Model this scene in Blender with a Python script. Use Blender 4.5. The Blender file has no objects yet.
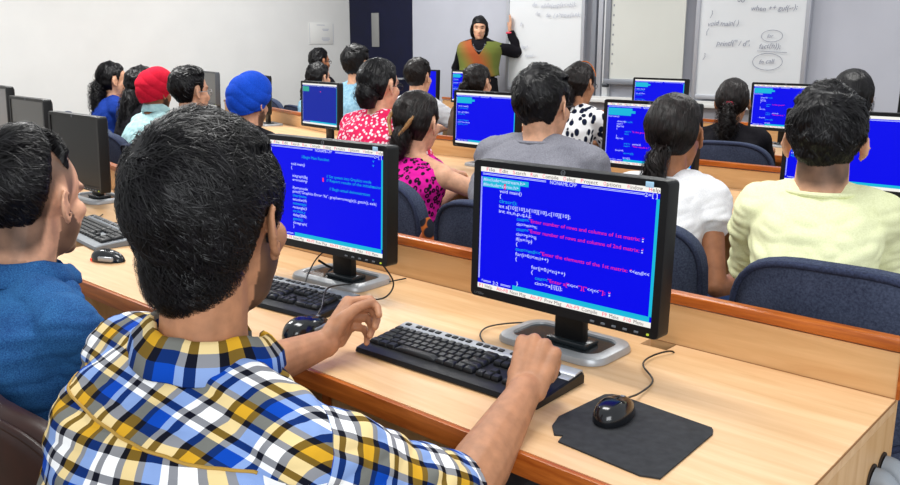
import bpy, bmesh, math, random
import numpy as np
from mathutils import Vector, Matrix
from mathutils.bvhtree import BVHTree

random.seed(7)
RNG = np.random.default_rng(7)
SC = bpy.context.scene
COL = SC.collection

# ------------------------------------------------------------------ camera
cam_data = bpy.data.cameras.new('camera')
cam_data.sensor_fit = 'HORIZONTAL'
cam_data.sensor_width = 36.0
cam_data.lens = 36.0 * 852.6 / 900.0
cam_data.clip_start = 0.02
cam = bpy.data.objects.new('camera', cam_data)
COL.objects.link(cam)
cam.location = (0, 0, 1.385)
cam.rotation_euler = (math.pi / 2 - 0.229, 0, 0.732)
SC.camera = cam

# ------------------------------------------------------------------ light
world = bpy.data.worlds.new('world')
SC.world = world
world.use_nodes = True
world.node_tree.nodes['Background'].inputs[0].default_value = (0.93, 0.97, 1.0, 1)
world.node_tree.nodes['Background'].inputs[1].default_value = 0.62


def area(name, loc, sx, sy, power, color=(1, 1, 1), target=None):
    l = bpy.data.lights.new(name, 'AREA')
    l.shape = 'RECTANGLE'
    l.size, l.size_y = sx, sy
    l.energy = power
    l.color = color
    o = bpy.data.objects.new(name, l)
    COL.objects.link(o)
    o.location = loc
    if target:
        o.rotation_euler = (Vector(target) - Vector(loc)).to_track_quat('-Z', 'Y').to_euler()
    return o


# rows of ceiling tubes
for lx, ly, pw in ((-1.6, 1.4, 40), (-1.6, 4.4, 34), (-5.4, 2.2, 78), (-5.6, 5.0, 60)):
    area('ceiling_tube_light', (lx, ly, 3.05), 1.5, 0.5, pw, (1.0, 0.99, 0.96))
# unseen soft area light behind the camera, to the right
area('rear_right_area_light', (1.9, -1.4, 2.3), 2.2, 1.6, 75, (0.95, 0.98, 1.0), (-2.0, 2.0, 0.8))

SC.view_settings.view_transform = 'Standard'
SC.view_settings.look = 'None'
SC.view_settings.gamma = 1
SC.view_settings.exposure = 0.25
SC.view_settings.use_curve_mapping = False


# ------------------------------------------------------------------ materials
def lin(c):
    if isinstance(c, str):
        c = [int(c[i:i + 2], 16) / 255 for i in (0, 2, 4)]
    return tuple((x / 12.92 if x <= .04045 else ((x + .055) / 1.055) ** 2.4) for x in c)


def L4(c):
    return (*lin(c), 1.0)


class NT:
    def __init__(s, name):
        s.m = bpy.data.materials.new(name)
        s.m.use_nodes = True
        s.t = s.m.node_tree
        s.b = s.t.nodes['Principled BSDF']

    def n(s, typ, **kw):
        nd = s.t.nodes.new(typ)
        for k, v in kw.items():
            if k.startswith('i_'):
                key = k[2:]
                nd.inputs[int(key) if key.isdigit() else key.replace('_', ' ')].default_value = v
            else:
                setattr(nd, k, v)
        return nd

    def l(s, a, b):
        s.t.links.new(a, b)

    def ramp(s, fac, stops, interp='LINEAR'):
        r = s.n('ShaderNodeValToRGB')
        cr = r.color_ramp
        cr.interpolation = interp
        while len(cr.elements) < len(stops):
            cr.elements.new(0.5)
        for e, (p, c) in zip(cr.elements, stops):
            e.position = p
            e.color = L4(c)
        s.l(fac, r.inputs[0])
        return r.outputs[0]

    def coord(s, kind='Object', scale=(1, 1, 1), rot=(0, 0, 0)):
        tc = s.n('ShaderNodeTexCoord')
        mp = s.n('ShaderNodeMapping')
        mp.inputs['Scale'].default_value = scale
        mp.inputs['Rotation'].default_value = rot
        s.l(tc.outputs[kind], mp.inputs[0])
        return mp.outputs[0]

    def noise(s, vec, scale=5, detail=3, rough=.5, dist=0):
        n = s.n('ShaderNodeTexNoise')
        n.inputs['Scale'].default_value = scale
        n.inputs['Detail'].default_value = detail
        n.inputs['Roughness'].default_value = rough
        n.inputs['Distortion'].default_value = dist
        s.l(vec, n.inputs['Vector'])
        return n.outputs['Fac']

    def bump(s, fac, strength=.3, dist=.002):
        b = s.n('ShaderNodeBump')
        b.inputs['Strength'].default_value = strength
        b.inputs['Distance'].default_value = dist
        s.l(fac, b.inputs['Height'])
        s.l(b.outputs[0], s.b.inputs['Normal'])

    def base(s, c):
        if hasattr(c, 'links'):
            s.l(c, s.b.inputs['Base Color'])
        else:
            s.b.inputs['Base Color'].default_value = L4(c)


def plain(name, c, rough=.5, metal=0, spec=.5, noise_amt=0.0, nscale=30, bump=0):
    t = NT(name)
    t.b.inputs['Roughness'].default_value = rough
    t.b.inputs['Metallic'].default_value = metal
    t.b.inputs['Specular IOR Level'].default_value = spec
    c = [int(c[i:i + 2], 16) / 255 for i in (0, 2, 4)]
    v = t.coord()
    f = t.noise(v, nscale, 4)
    a = noise_amt
    t.base(t.ramp(f, [(.3, [max(0, x * (1 - a)) for x in c]), (.7, [min(1, x * (1 + a)) for x in c])]))
    if bump:
        t.bump(f, bump)
    return t.m


def emit(name, c, strength=1.0):
    t = NT(name)
    t.b.inputs['Base Color'].default_value = (0, 0, 0, 1)
    t.b.inputs['Roughness'].default_value = .5
    t.b.inputs['Specular IOR Level'].default_value = .12
    t.b.inputs['Emission Color'].default_value = L4(c)
    t.b.inputs['Emission Strength'].default_value = strength
    return t.m


def wood(name, c1, c2, scale=(1.2, 14, 14), rough=.38, rot=(0, 0, 0)):
    t = NT(name)
    v = t.coord('Object', scale, rot)
    f = t.noise(v, 2.2, 6, .6, .6)
    v2 = t.coord('Object', (1, 1, 1))
    g = t.noise(v2, 1.7, 3)
    mx = t.n('ShaderNodeMath', operation='MULTIPLY_ADD')
    mx.inputs[1].default_value = .35
    t.l(g, mx.inputs[0])
    t.l(f, mx.inputs[2])
    t.base(t.ramp(mx.outputs[0], [(.45, c1), (.85, c2)]))
    t.b.inputs['Roughness'].default_value = rough
    t.b.inputs['Specular IOR Level'].default_value = .35
    return t.m


def fabric(name, c1, c2, scale=260, rough=.9, bump=.25, big=6):
    t = NT(name)
    v = t.coord()
    f = t.noise(v, scale, 2)
    g = t.noise(v, big, 3)
    ad = t.n('ShaderNodeMath', operation='MULTIPLY_ADD')
    ad.inputs[1].default_value = .5
    t.l(g, ad.inputs[0])
    t.l(f, ad.inputs[2])
    t.base(t.ramp(ad.outputs[0], [(.5, c1), (1.0, c2)]))
    t.b.inputs['Roughness'].default_value = rough
    t.b.inputs['Specular IOR Level'].default_value = .15
    t.bump(f, bump, .0008)
    return t.m


M = {}
M['desk'] = wood('desk_laminate', 'e6c094', 'd2a676')
M['desk_panel'] = wood('panel_laminate', 'dfb684', 'c99a66')
M['trim'] = wood('orange_lipping', 'c8702c', '8f4212', (2, 30, 30), .3)
M['dark_edge'] = plain('worn_edge_gap_shade', '96683c', .6)  # brown of the edge strip, also the painted shade of the panel gap
M['desk_side'] = wood('side_laminate', 'e0b888', 'c99c68', (14, 14, 1.2))
M['hole_shade'] = plain('painted_hole_shade', '2a1c12', .7)  # dark colour standing in for shade inside the cable openings
M['black'] = plain('black_plastic', '0d0e10', .42, 0, .3, .1, 200)
M['black_gloss'] = plain('glossy_black_plastic', '101216', .16, 0, .6)
M['key'] = plain('key_plastic', '141619', .42, 0, .35)
M['silver'] = plain('silver_plastic', 'a4a7ab', .35, .3, .5, .04)
M['silver_dark'] = plain('grey_plastic', '6f747a', .4, .2)
M['grey_shell'] = plain('grey_monitor_shell', '3c4047', .45)
M['pale_shell'] = plain('pale_silver_shell', '9da09f', .45)
M['tray'] = plain('dark_tray', '20262a', .22)
M['cable'] = plain('cable_rubber', '101012', .45)
M['conduit'] = plain('grey_conduit', '8d949c', .5)
M['rubber'] = plain('worn_rubber_pad', '333437', .85, 0, .2, .10, 60, .3)
M['wall_l'] = plain('left_wall_paint', 'dfdfdd', .85, 0, .2, .012, 3)
M['wall_f'] = plain('front_wall_paint', 'bdbfc9', .85, 0, .2, .015, 3)
M['wall_low'] = plain('skirting_grey', 'a8a49c', .7)
M['floor'] = plain('floor_tile', '6d5c4d', .4, 0, .4, .15, 4)
M['door'] = plain('navy_door_paint', '070c2c', .5, 0, .25, .08, 8)
M['glassy'] = plain('frosted_door_glass', '8a8a88', .25)
M['board'] = plain('whiteboard_enamel', 'dcdfe2', .3, 0, .4, .01, 2)
M['screenfab'] = plain('projection_fabric', 'cfd1cb', .8, 0, .2, .012, 2)
M['alu'] = plain('aluminium_frame', 'b9bcc4', .4, .35)
M['alu_dark'] = plain('dark_grey_metal', '8b8f98', .45, .3)  # darker grey metal for rails, bars and punched marks
M['ink'] = plain('marker_ink', '84889a', .6)
M['ink_faint'] = plain('faint_marker_ink', 'b2b6c4', .6)
M['paper'] = plain('notice_paper', 'e3e3e0', .8)
M['chair'] = fabric('blue_grey_chair_cloth', '2d3346', '4a5268', 220, .95, .4)
M['chair_pipe'] = fabric('chair_piping', '232838', '39405a', 220)
M['brown_vinyl'] = plain('brown_vinyl', '2a110a', .4, 0, .4, .15, 20)
M['chrome'] = plain('chair_metal', '22242a', .35, .6)
M['led_green'] = emit('green_led', 'b8c840', .9)
M['led_red'] = emit('red_led', 'ff2a1a', 2.2)
M['s_blue'] = emit('screen_blue', '0004dc', 1.0)
M['s_blue_dim'] = emit('screen_blue_faded', '12279c', .9)
M['s_off'] = plain('screen_switched_off', '0c0c0b', .35, 0, .25)
M['s_off_grey'] = plain('screen_off_grey', '4b4b49', .3)
M['s_cyan'] = emit('screen_cyan', '16accc', 1.0)
M['s_white'] = emit('screen_white', 'e8e6e0', 1.0)
M['s_text'] = emit('screen_text_white', 'cfd8ff', 1.0)
M['s_red'] = emit('screen_red', 'f02860', 1.0)
M['s_dark'] = emit('screen_dark_ink', '4a2c38', .8)
M['s_green'] = emit('screen_green', '2f9a8a', 1.0)
M['sticker'] = plain('blue_white_sticker', 'a9d2ee', .4)
M['eye'] = plain('eyeball', 'e8e4df', .2)
M['gold'] = plain('golden_metal', 'c79b4a', .3, .8)
M['button'] = plain('brass_stud', 'd8b070', .3, .8)


def skin_mat(name, c):
    t = NT(name)
    at = t.n('ShaderNodeAttribute', attribute_name='tint')
    v = t.coord()
    f = t.noise(v, 38, 4)
    r = [int(c[i:i + 2], 16) / 255 for i in (0, 2, 4)]
    basec = t.ramp(f, [(.3, [x * .9 for x in r]), (.7, [min(1, x * 1.06) for x in r])])
    mx = t.n('ShaderNodeMix', data_type='RGBA')
    t.l(at.outputs['Alpha'], mx.inputs[0])
    t.l(basec, mx.inputs[6])
    t.l(at.outputs['Color'], mx.inputs[7])
    t.l(mx.outputs[2], t.b.inputs['Base Color'])
    t.b.inputs['Roughness'].default_value = .52
    t.b.inputs['Specular IOR Level'].default_value = .35
    g = t.noise(v, 420, 2)
    t.bump(g, .12, .0008)
    return t.m


M['skin'] = skin_mat('skin_tan', 'b07c5b')
M['skin_pale'] = skin_mat('skin_light', 'd6a283')
M['skin_brown'] = skin_mat('skin_brown', 'a06a4a')


def hair_mat(name, c, c2, rough=.34):
    t = NT(name)
    v = t.coord('Object', (1, 1, 1))
    f = t.noise(v, 60, 3)
    t.base(t.ramp(f, [(.35, c), (.75, c2)]))
    t.b.inputs['Roughness'].default_value = rough
    t.b.inputs['Specular IOR Level'].default_value = .28
    return t.m


M['hair'] = hair_mat('black_hair', '050405', '100d12', .42)
M['hair_brown'] = hair_mat('dark_brown_hair', '0b0706', '1e1413', .45)
M['hair_streak'] = hair_mat('blonde_hair_streak', '8a6038', 'b88a58', .4)

STRIPES = [('blue', '0a45b0', 2.0), ('white', 'f6f6f6', .9), ('black', '10121f', 1.0), ('white', 'fafafa', 2.0),
           ('black', '101018', .9), ('yellow', 'd4a12a', 1.75), ('black', '10121f', .9)]


def plaid_mat():
    t = NT('plaid_shirt_cloth')
    P = sum(s[2] for s in STRIPES) / 100
    uv = t.n('ShaderNodeUVMap', uv_map='weave')
    sp = t.n('ShaderNodeSeparateXYZ')
    t.l(uv.outputs[0], sp.inputs[0])
    cols = []
    for ax in (0, 1):
        d = t.n('ShaderNodeMath', operation='MULTIPLY')
        d.inputs[1].default_value = 1 / P
        t.l(sp.outputs[ax], d.inputs[0])
        fr = t.n('ShaderNodeMath', operation='FRACT')
        t.l(d.outputs[0], fr.inputs[0])
        acc, st = 0, []
        for nm, c, w in STRIPES:
            st.append((acc, c))
            acc += w / 100 / P
        o_ = t.ramp(fr.outputs[0], st, 'CONSTANT')
        g_ = t.n('ShaderNodeGamma')
        g_.inputs[1].default_value = 1 / 2.2
        t.l(o_, g_.inputs[0])
        cols.append(g_.outputs[0])
    mx = t.n('ShaderNodeMix', data_type='RGBA')
    mx.inputs[0].default_value = .5
    t.l(cols[0], mx.inputs[6])
    t.l(cols[1], mx.inputs[7])
    g2 = t.n('ShaderNodeGamma')
    g2.inputs[1].default_value = 2.2
    t.l(mx.outputs[2], g2.inputs[0])
    t.l(g2.outputs[0], t.b.inputs['Base Color'])
    t.b.inputs['Roughness'].default_value = .85
    t.b.inputs['Specular IOR Level'].default_value = .1
    f = t.noise(t.coord(), 500, 2)
    t.bump(f, .15, .0006)
    return t.m


M['plaid'] = plaid_mat()
M['denim'] = fabric('denim_cloth', '163a6e', '336a9f', 420, .85, .4, 14)
M['denim_seam'] = plain('denim_seam_thread', '8a7a62', .8)
M['yoke_seam'] = plain('yoke_seam_edge', 'b08a3a', .8)
M['gray_tee'] = fabric('grey_marl_cotton', '6f6f78', '8d8d96', 300, .95, .3)
M['yellow_tee'] = fabric('pale_yellow_cotton', 'dcdfae', 'eef0c6', 300, .95, .1)
M['white_tee'] = fabric('white_cotton', 'dddde2', 'f4f4f6', 300, .95, .1)
M['blue_top'] = fabric('royal_blue_cotton', '102a72', '1c3c94', 200)
M['lblue_shirt'] = fabric('light_blue_shirt_cloth', '7fb0cc', 'a5d0e4', 60, .9, .1, 30)
M['teal_shirt'] = fabric('pale_teal_shirt_cloth', '9cc4c8', 'b8dadc', 60)
M['black_top'] = fabric('black_cotton', '0c0b10', '1b191f', 200)
M['brown_trouser'] = fabric('brown_trouser_cloth', '4a3a30', '6a5648', 300)
M['jeans'] = fabric('blue_jeans_cloth', '20365c', '35558a', 300)
M['red_turban'] = fabric('crimson_turban_cloth', 'b00e28', 'd8203c', 260, .9, .2)
M['blue_turban'] = fabric('royal_blue_turban_cloth', '0d3aa8', '1b55d4', 260, .9, .2)
M['red_band'] = plain('red_hair_tie', 'e0405a', .6)


def pattern(name, bg, fg, scale, lo, hi, third=None, stretch=(1, 1, 1)):
    t = NT(name)
    v = t.coord('Object', stretch)
    vo = t.n('ShaderNodeTexVoronoi')
    vo.inputs['Scale'].default_value = scale
    t.l(v, vo.inputs['Vector'])
    stops = [(0, fg), (lo, fg), (hi, bg), (1, bg)]
    if third:
        stops = [(0, third), (lo * .45, third), (lo * .5, fg), (lo, fg), (hi, bg), (1, bg)]
    t.base(t.ramp(vo.outputs['Distance'], stops))
    t.b.inputs['Roughness'].default_value = .85
    t.b.inputs['Specular IOR Level'].default_value = .15
    return t.m


M['pink_floral'] = pattern('pink_floral_cotton', 'e0245c', 'f8e4ea', 60, .34, .44)
M['magenta_print'] = pattern('magenta_black_print', 'd81c98', '1c0c1c', 52, .40, .50, 'a01878', (1, 1, .75))
M['navy_print'] = pattern('navy_white_print', 'f0f0f2', '101830', 30, .42, .5, None, (1, 1, .6))
M['plaid_bag'] = pattern('plaid_bag_cloth', 'b8622c', '23242e', 20, .4, .48)
M['bag_rust'] = plain('rust_bag_leather', 'a04e1e', .6)


# ------------------------------------------------------------------ mesh helpers
def link(name, me, parent=None, mats=()):
    o = bpy.data.objects.new(name, me)
    COL.objects.link(o)
    for m in mats:
        me.materials.append(m)
    if parent is not None:
        o.parent = parent
    return o


def tag(o, label=None, cat=None, group=None, kind=None):
    if label:
        o['label'] = label
    if cat:
        o['category'] = cat
    if group:
        o['group'] = group
    if kind:
        o['kind'] = kind
    return o


def empty(name, loc=(0, 0, 0), rz=0, label=None, cat=None, group=None):
    o = bpy.data.objects.new(name, None)
    o.empty_display_size = .05
    COL.objects.link(o)
    o.location = loc
    o.rotation_euler = (0, 0, rz)
    return tag(o, label, cat, group)


def copy_tree(o, parent=None):
    c = o.copy()
    COL.objects.link(c)
    c.parent = parent
    for ch in list(o.children):
        copy_tree(ch, c)
    return c


class B:
    """collects shapes into one mesh"""

    def __init__(s):
        s.bm = bmesh.new()
        s.mi = 0

    def mat(s, i):
        s.mi = i
        return s

    def _add(s, V, F, smooth=True):
        vs = [s.bm.verts.new(v) for v in V]
        for f in F:
            try:
                fc = s.bm.faces.new([vs[i] for i in f])
                fc.material_index = s.mi
                fc.smooth = smooth
            except ValueError:
                pass
        return vs

    def box(s, c, size, rz=0, bevel=0, seg=2, rx=0):
        t = bmesh.new()
        bmesh.ops.create_cube(t, size=1)
        bmesh.ops.scale(t, vec=size, verts=t.verts)
        if bevel:
            bmesh.ops.bevel(t, geom=list(t.edges), offset=bevel, segments=seg, profile=.5, affect='EDGES')
        m = Matrix.Translation(c) @ Matrix.Rotation(rz, 4, 'Z') @ Matrix.Rotation(rx, 4, 'X')
        bmesh.ops.transform(t, matrix=m, verts=t.verts)
        t.verts.index_update()
        s._add([v.co[:] for v in t.verts], [[v.index for v in f.verts] for f in t.faces])
        t.free()
        return s

    def rings(s, R, cap=True, closed=True):
        """R: list of rings, each an (n,3) list"""
        n = len(R[0])
        V = [tuple(p) for r in R for p in r]
        F = []
        for i in range(len(R) - 1):
            for j in range(n if closed else n - 1):
                k = (j + 1) % n
                F.append((i * n + j, i * n + k, (i + 1) * n + k, (i + 1) * n + j))
        if cap:
            F.append(list(range(n))[::-1])
            F.append([(len(R) - 1) * n + j for j in range(n)])
        s._add(V, F)
        return s

    def cyl(s, a, b, r0, r1=None, n=20):
        return s.tube([a, b], [r0, r0 if r1 is None else r1], n)

    def tube(s, pts, r, n=10):
        V, F = tube_vf(pts, r, n)
        s._add(V, F)
        return s

    def prism(s, poly, z0, z1, bevel=0):
        t = bmesh.new()
        vs = [t.verts.new((x, y, z0)) for x, y in poly]
        f = t.faces.new(vs)
        r = bmesh.ops.extrude_face_region(t, geom=[f])
        bmesh.ops.translate(t, vec=(0, 0, z1 - z0), verts=[v for v in r['geom'] if isinstance(v, bmesh.types.BMVert)])
        bmesh.ops.recalc_face_normals(t, faces=t.faces)
        if bevel:
            bmesh.ops.bevel(t, geom=list(t.edges), offset=bevel, segments=2, profile=.5, affect='EDGES')
        t.verts.index_update()
        s._add([v.co[:] for v in t.verts], [[v.index for v in f.verts] for f in t.faces])
        t.free()
        return s

    def mesh(s, V, F):
        s._add(V, F)
        return s

    def build(s, name, mats, parent=None, angle=38, xf=None):
        me = bpy.data.meshes.new(name)
        if xf is not None:
            bmesh.ops.transform(s.bm, matrix=xf, verts=s.bm.verts)
        bmesh.ops.recalc_face_normals(s.bm, faces=s.bm.faces)
        s.bm.to_mesh(me)
        s.bm.free()
        me.set_sharp_from_angle(angle=math.radians(angle))
        if not isinstance(mats, (list, tuple)):
            mats = [mats]
        return link(name, me, parent, mats)


def rrect(w, h, r, n=6):
    pts = []
    for cx, cy, a0 in ((w / 2 - r, h / 2 - r, 0), (-w / 2 + r, h / 2 - r, 90), (-w / 2 + r, -h / 2 + r, 180), (w / 2 - r, -h / 2 + r, 270)):
        for i in range(n + 1):
            a = math.radians(a0 + 90 * i / n)
            pts.append((cx + r * math.cos(a), cy + r * math.sin(a)))
    return pts


def smooth_path(pts, k=8):
    P = [Vector(p) for p in pts]
    P = [2 * P[0] - P[1]] + P + [2 * P[-1] - P[-2]]
    out = []
    for i in range(1, len(P) - 2):
        for j in range(k):
            t = j / k
            a, b, c, d = P[i - 1], P[i], P[i + 1], P[i + 2]
            out.append(.5 * ((2 * b) + (c - a) * t + (2 * a - 5 * b + 4 * c - d) * t * t + (3 * b - a - 3 * c + d) * t ** 3))
    out.append(P[-2])
    return out


def tube_vf(pts, r, n=10, rnd=False):
    pts = [Vector(p) for p in pts]
    if not hasattr(r, '__len__'):
        r = [r] * len(pts)
    V, F = [], []
    up = None
    for i, p in enumerate(pts):
        t = (pts[min(i + 1, len(pts) - 1)] - pts[max(i - 1, 0)]).normalized()
        if up is None:
            up = Vector((0, 0, 1)) if abs(t.z) < .9 else Vector((1, 0, 0))
        x = t.cross(up)
        if x.length < 1e-6:
            x = t.cross(Vector((1, 0, 0)))
        x.normalize()
        y = x.cross(t).normalized()
        up = y
        for j in range(n):
            a = 2 * math.pi * j / n
            V.append(tuple(p + (x * math.cos(a) + y * math.sin(a)) * r[i]))
    for i in range(len(pts) - 1):
        for j in range(n):
            k = (j + 1) % n
            F.append((i * n + j, i * n + k, (i + 1) * n + k, (i + 1) * n + j))
    F.append(tuple(range(n))[::-1])
    F.append(tuple((len(pts) - 1) * n + j for j in range(n)))
    return V, F


def capsule(a, b, ra, rb, n=16):
    a, b = Vector(a), Vector(b)
    t = (b - a)
    if t.length < 1e-6:
        t = Vector((0, 0, 1))
    t.normalize()
    pts, rs = [], []
    for i in range(5, 0, -1):
        an = math.pi / 2 * i / 5.2
        pts.append(a - t * ra * math.sin(an)); rs.append(ra * math.cos(an))
    pts += [a, b]; rs += [ra, rb]
    for i in range(1, 6):
        an = math.pi / 2 * i / 5.2
        pts.append(b + t * rb * math.sin(an)); rs.append(rb * math.cos(an))
    return tube_vf(pts, rs, n)


def ellipsoid(c, r, rot=None, n=20, m=12):
    V, F = [], []
    rot = rot or Matrix.Identity(3)
    for i in range(m + 1):
        th = math.pi * (i + .02) / (m + .04)
        for j in range(n):
            a = 2 * math.pi * j / n
            V.append(tuple(Vector(c) + rot @ Vector((r[0] * math.sin(th) * math.cos(a), r[1] * math.sin(th) * math.sin(a), r[2] * math.cos(th)))))
    for i in range(m):
        for j in range(n):
            k = (j + 1) % n
            F.append((i * n + j, (i + 1) * n + j, (i + 1) * n + k, i * n + k))
    F.append(tuple(range(n)))
    F.append(tuple(m * n + j for j in range(n))[::-1])
    return V, F


def union(prims, vox, smooth=6, fac=.5):
    V, F = [], []
    for v, f in prims:
        o = len(V)
        V += list(v)
        F += [tuple(i + o for i in x) for x in f]
    me = bpy.data.meshes.new('tmp')
    me.from_pydata([tuple(v) for v in V], [], F)
    ob = bpy.data.objects.new('tmp', me)
    COL.objects.link(ob)
    rm = ob.modifiers.new('r', 'REMESH')
    rm.mode = 'VOXEL'
    rm.voxel_size = vox
    if smooth:
        sm = ob.modifiers.new('s', 'SMOOTH')
        sm.factor = fac
        sm.iterations = smooth
    dg = bpy.context.evaluated_depsgraph_get()
    out = bpy.data.meshes.new_from_object(ob.evaluated_get(dg))
    bpy.data.objects.remove(ob)
    bpy.data.meshes.remove(me)
    return out


def get_co(me):
    a = np.empty(len(me.vertices) * 3, np.float32)
    me.vertices.foreach_get('co', a)
    return a.reshape(-1, 3).astype(float)


def set_co(me, a):
    me.vertices.foreach_set('co', np.asarray(a, np.float32).ravel())
    me.update()


def get_no(me):
    a = np.empty(len(me.vertices) * 3, np.float32)
    me.vertex_normals.foreach_get('vector', a)
    return a.reshape(-1, 3).astype(float)


def wav(P, freq, seed, n=10, aniso=(1, 1, 1)):
    r = np.random.default_rng(seed)
    s = np.zeros(len(P))
    for i in range(n):
        k = r.normal(size=3)
        k = k / np.linalg.norm(k) * freq * r.uniform(.6, 1.6) * np.array(aniso)
        s += np.sin(P @ k + r.uniform(0, 6.28))
    return s / math.sqrt(n)


def smooth_shade(me):
    me.polygons.foreach_set('use_smooth', [True] * len(me.polygons))


# ------------------------------------------------------------------ text
def text_mesh(body, size=1.0, bold=.0, shear=0, extrude=0):
    cu = bpy.data.curves.new('t', 'FONT')
    cu.body = body
    cu.size = size
    cu.resolution_u = 2
    cu.offset = bold
    cu.shear = shear
    cu.extrude = extrude
    ob = bpy.data.objects.new('t', cu)
    COL.objects.link(ob)
    dg = bpy.context.evaluated_depsgraph_get()
    me = bpy.data.meshes.new_from_object(ob.evaluated_get(dg))
    V = get_co(me) if len(me.vertices) else np.zeros((0, 3))
    F = [tuple(p.vertices) for p in me.polygons]
    bpy.data.objects.remove(ob)
    bpy.data.curves.remove(cu)
    bpy.data.meshes.remove(me)
    return V, F


# ------------------------------------------------------------------ room
def struct(name, b, mats, parent=None):
    o = b.build(name, mats, parent)
    if parent is None:
        tag(o, kind='structure')
    return o


XL, YF = -7.9, 6.95
struct('floor', B().box((-3.2, 3.0, -.05), (10.0, 9.0, .1)), M['floor'])
struct('wall_left', B().box((XL - .1, 3.0, 1.6), (.2, 9.0, 3.2)), M['wall_l'])
wf = B()
DX0, DX1, DH = -7.87, -6.80, 2.35
wf.box(((DX1 + 1.8) / 2, YF + .1, 1.6), (1.8 - DX1, .2, 3.2))
wf.box(((XL + DX1) / 2, YF + .1, (DH + 3.2) / 2), (DX1 - XL, .2, 3.2 - DH))
struct('wall_front', wf, M['wall_f'])
struct('baseboard_front', B().box(((DX1 + 1.8) / 2, YF - .008, .06), (1.8 - DX1, .016, .12)), M['wall_low'])
d = struct('door_1', B().box(((DX0 + DX1) / 2 - .01, YF + .05, DH / 2), (DX1 - DX0 - .02, .05, DH - .01), bevel=.004), M['door'])
px = -7.42
d2 = B().box((px, YF + .02, 1.54), (.12, .012, .38), bevel=.003).build('door_pane', M['glassy'], d)
B().cyl((-6.93, YF + .0, 1.0), (-6.93, YF - .05, 1.0), .012).box((-6.99, YF - .05, 1.0), (.14, .018, .022), bevel=.005).build('door_handle', M['silver'], d)

# paper notice on the left wall
nt = B().box((XL + .006, 6.56, 1.50), (.006, .36, .235), bevel=.001).build('wall_notice', M['paper'])
tag(nt, 'small pale paper notice stuck on the white left wall near the navy door', 'notice')
nb = B()
for (yy, zz, ww) in ((6.55, 1.595, .12), (6.62, 1.55, .10), (6.62, 1.535, .08), (6.62, 1.45, .12), (6.62, 1.435, .12), (6.62, 1.42, .09)):
    nb.box((XL + .0095, yy, zz), (.001, ww, .007))
for yy in (6.385, 6.735):
    nb.box((XL + .0095, yy, 1.50), (.001, .004, .225))
nb.build('notice_print', M['ink_faint'], nt)


def framed(name, x0, x1, z0, z1, y, face, frame, fw, depth, label, cat, dl=None):
    r = empty(name, ((x0 + x1) / 2, y, z0), 0, label, cat)
    w, h = x1 - x0, z1 - z0
    B().box((0, -depth * .4, h / 2), (w - fw * 1.2, depth * .5, h - fw * 1.2)).build('board_surface' if cat == 'whiteboard' else 'screen_surface', face, r)
    f = B()
    f.box((-w / 2 + fw / 2, -depth / 2, h / 2), (fw, depth, h), bevel=.003)
    f.box((w / 2 - fw / 2, -depth / 2, h / 2), (fw, depth, h), bevel=.003)
    f.box((0, -depth / 2, fw / 2), (w - 2 * fw, depth, fw), bevel=.003)
    f.box((0, -depth / 2, h - fw / 2), (w - 2 * fw, depth, fw), bevel=.003)
    f.build('frame', frame, r)
    return r


def writing(r, y, lines, mat):
    for (x, z, s, t, sh) in lines:
        V, F = text_mesh(t, s * .8, .0, .25)
        if len(V):
            V = V @ np.array([[1, 0, 0], [0, 0, 1], [0, 0, 0]])
            V[:, 0] += x
            V[:, 2] += z + np.sin(V[:, 0] * 40) * s * .06
            V[:, 1] = y
            B().mesh([tuple(v) for v in V], F).build('handwritten_line', mat, r)


wb1 = framed('whiteboard', -5.42, -4.50, .93, 3.05, YF - .05, M['board'], M['alu'], .035, .04,
             'white marker board beside the teacher, left board of the pair', 'whiteboard')
writing(wb1, -.045, [(.0, .86, .07, 'do', 0), (-.14, .80, .07, 'do', 0), (-.04, .79, .07, 'while(exp(a<=b));', 0), (-.10, .72, .07, 'do', 0), (.02, .70, .07, 'do  ( a>pow(a,n);', 0),
                         (-.28, .62, .07, 'b', 0), (-.26, .41, .06, 'lap^', 0), (-.22, .33, .05, 'Varied---', 0)], M['ink_faint'])
wb2 = framed('whiteboard', -3.40, -2.46, .93, 3.05, YF - .05, M['board'], M['alu'], .035, .04,
             'white marker board with handwritten code and two circled words, right board of the pair', 'whiteboard')
writing(wb2, -.045, [(-.12, .78, .075, 'do', 0), (-.0, .71, .07, 'when ++ guf(--);', 0), (-.34, .68, .075, '}', 0), (-.36, .60, .07, 'void main( )', 0), (-.37, .54, .075, '{', 0),
                         (-.27, .44, .075, 'printf(" / d",', 0), (.09, .42, .07, 'fact(n));', 0), (.15, .50, .05, 'for', 0), (-.38, .34, .075, '}', 0), (.10, .30, .065, 'fn call', 0)], M['ink'])
for cx, cz, rx, rz in ((.19, .515, .085, .045), (.17, .315, .12, .065)):
    B().tube([(cx + rx * math.cos(a), -.046, cz + rz * math.sin(a)) for a in np.linspace(0, 6.4, 40)], .002, 5).build('drawn_circle', M['ink'], wb2)
B().tube([(.08, -.046, .40), (.32, -.046, .388)], .002, 5).build('underline', M['ink'], wb2)

# projection screen between the boards, with its dark side rail
ps = empty('projection_screen', (-3.85, YF - .09, 1.05), 0, 'pulled down projection screen with dark left rail between the two marker boards', 'projection screen')
B().box((0, 0, 1.0), (.72, .012, 2.0)).build('screen_surface', M['screenfab'], ps)
B().box((-.385, 0, 1.0), (.05, .05, 2.04), bevel=.006).build('side_rail', M['alu_dark'], ps)
B().box((-.02, -.01, .0), (.78, .045, .05), bevel=.01).build('bottom_bar', M['alu_dark'], ps)
B().cyl((-.41, -.02, -.03), (-.36, -.02, -.03), .022).build('bar_cap', M['grey_shell'], ps)
hb = B()
for i in range(16):
    hb.box((-.335, -.008, .16 + i * .085), (.012, .003, .016))
hb.build('punched_marks', M['alu_dark'], ps)

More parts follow.
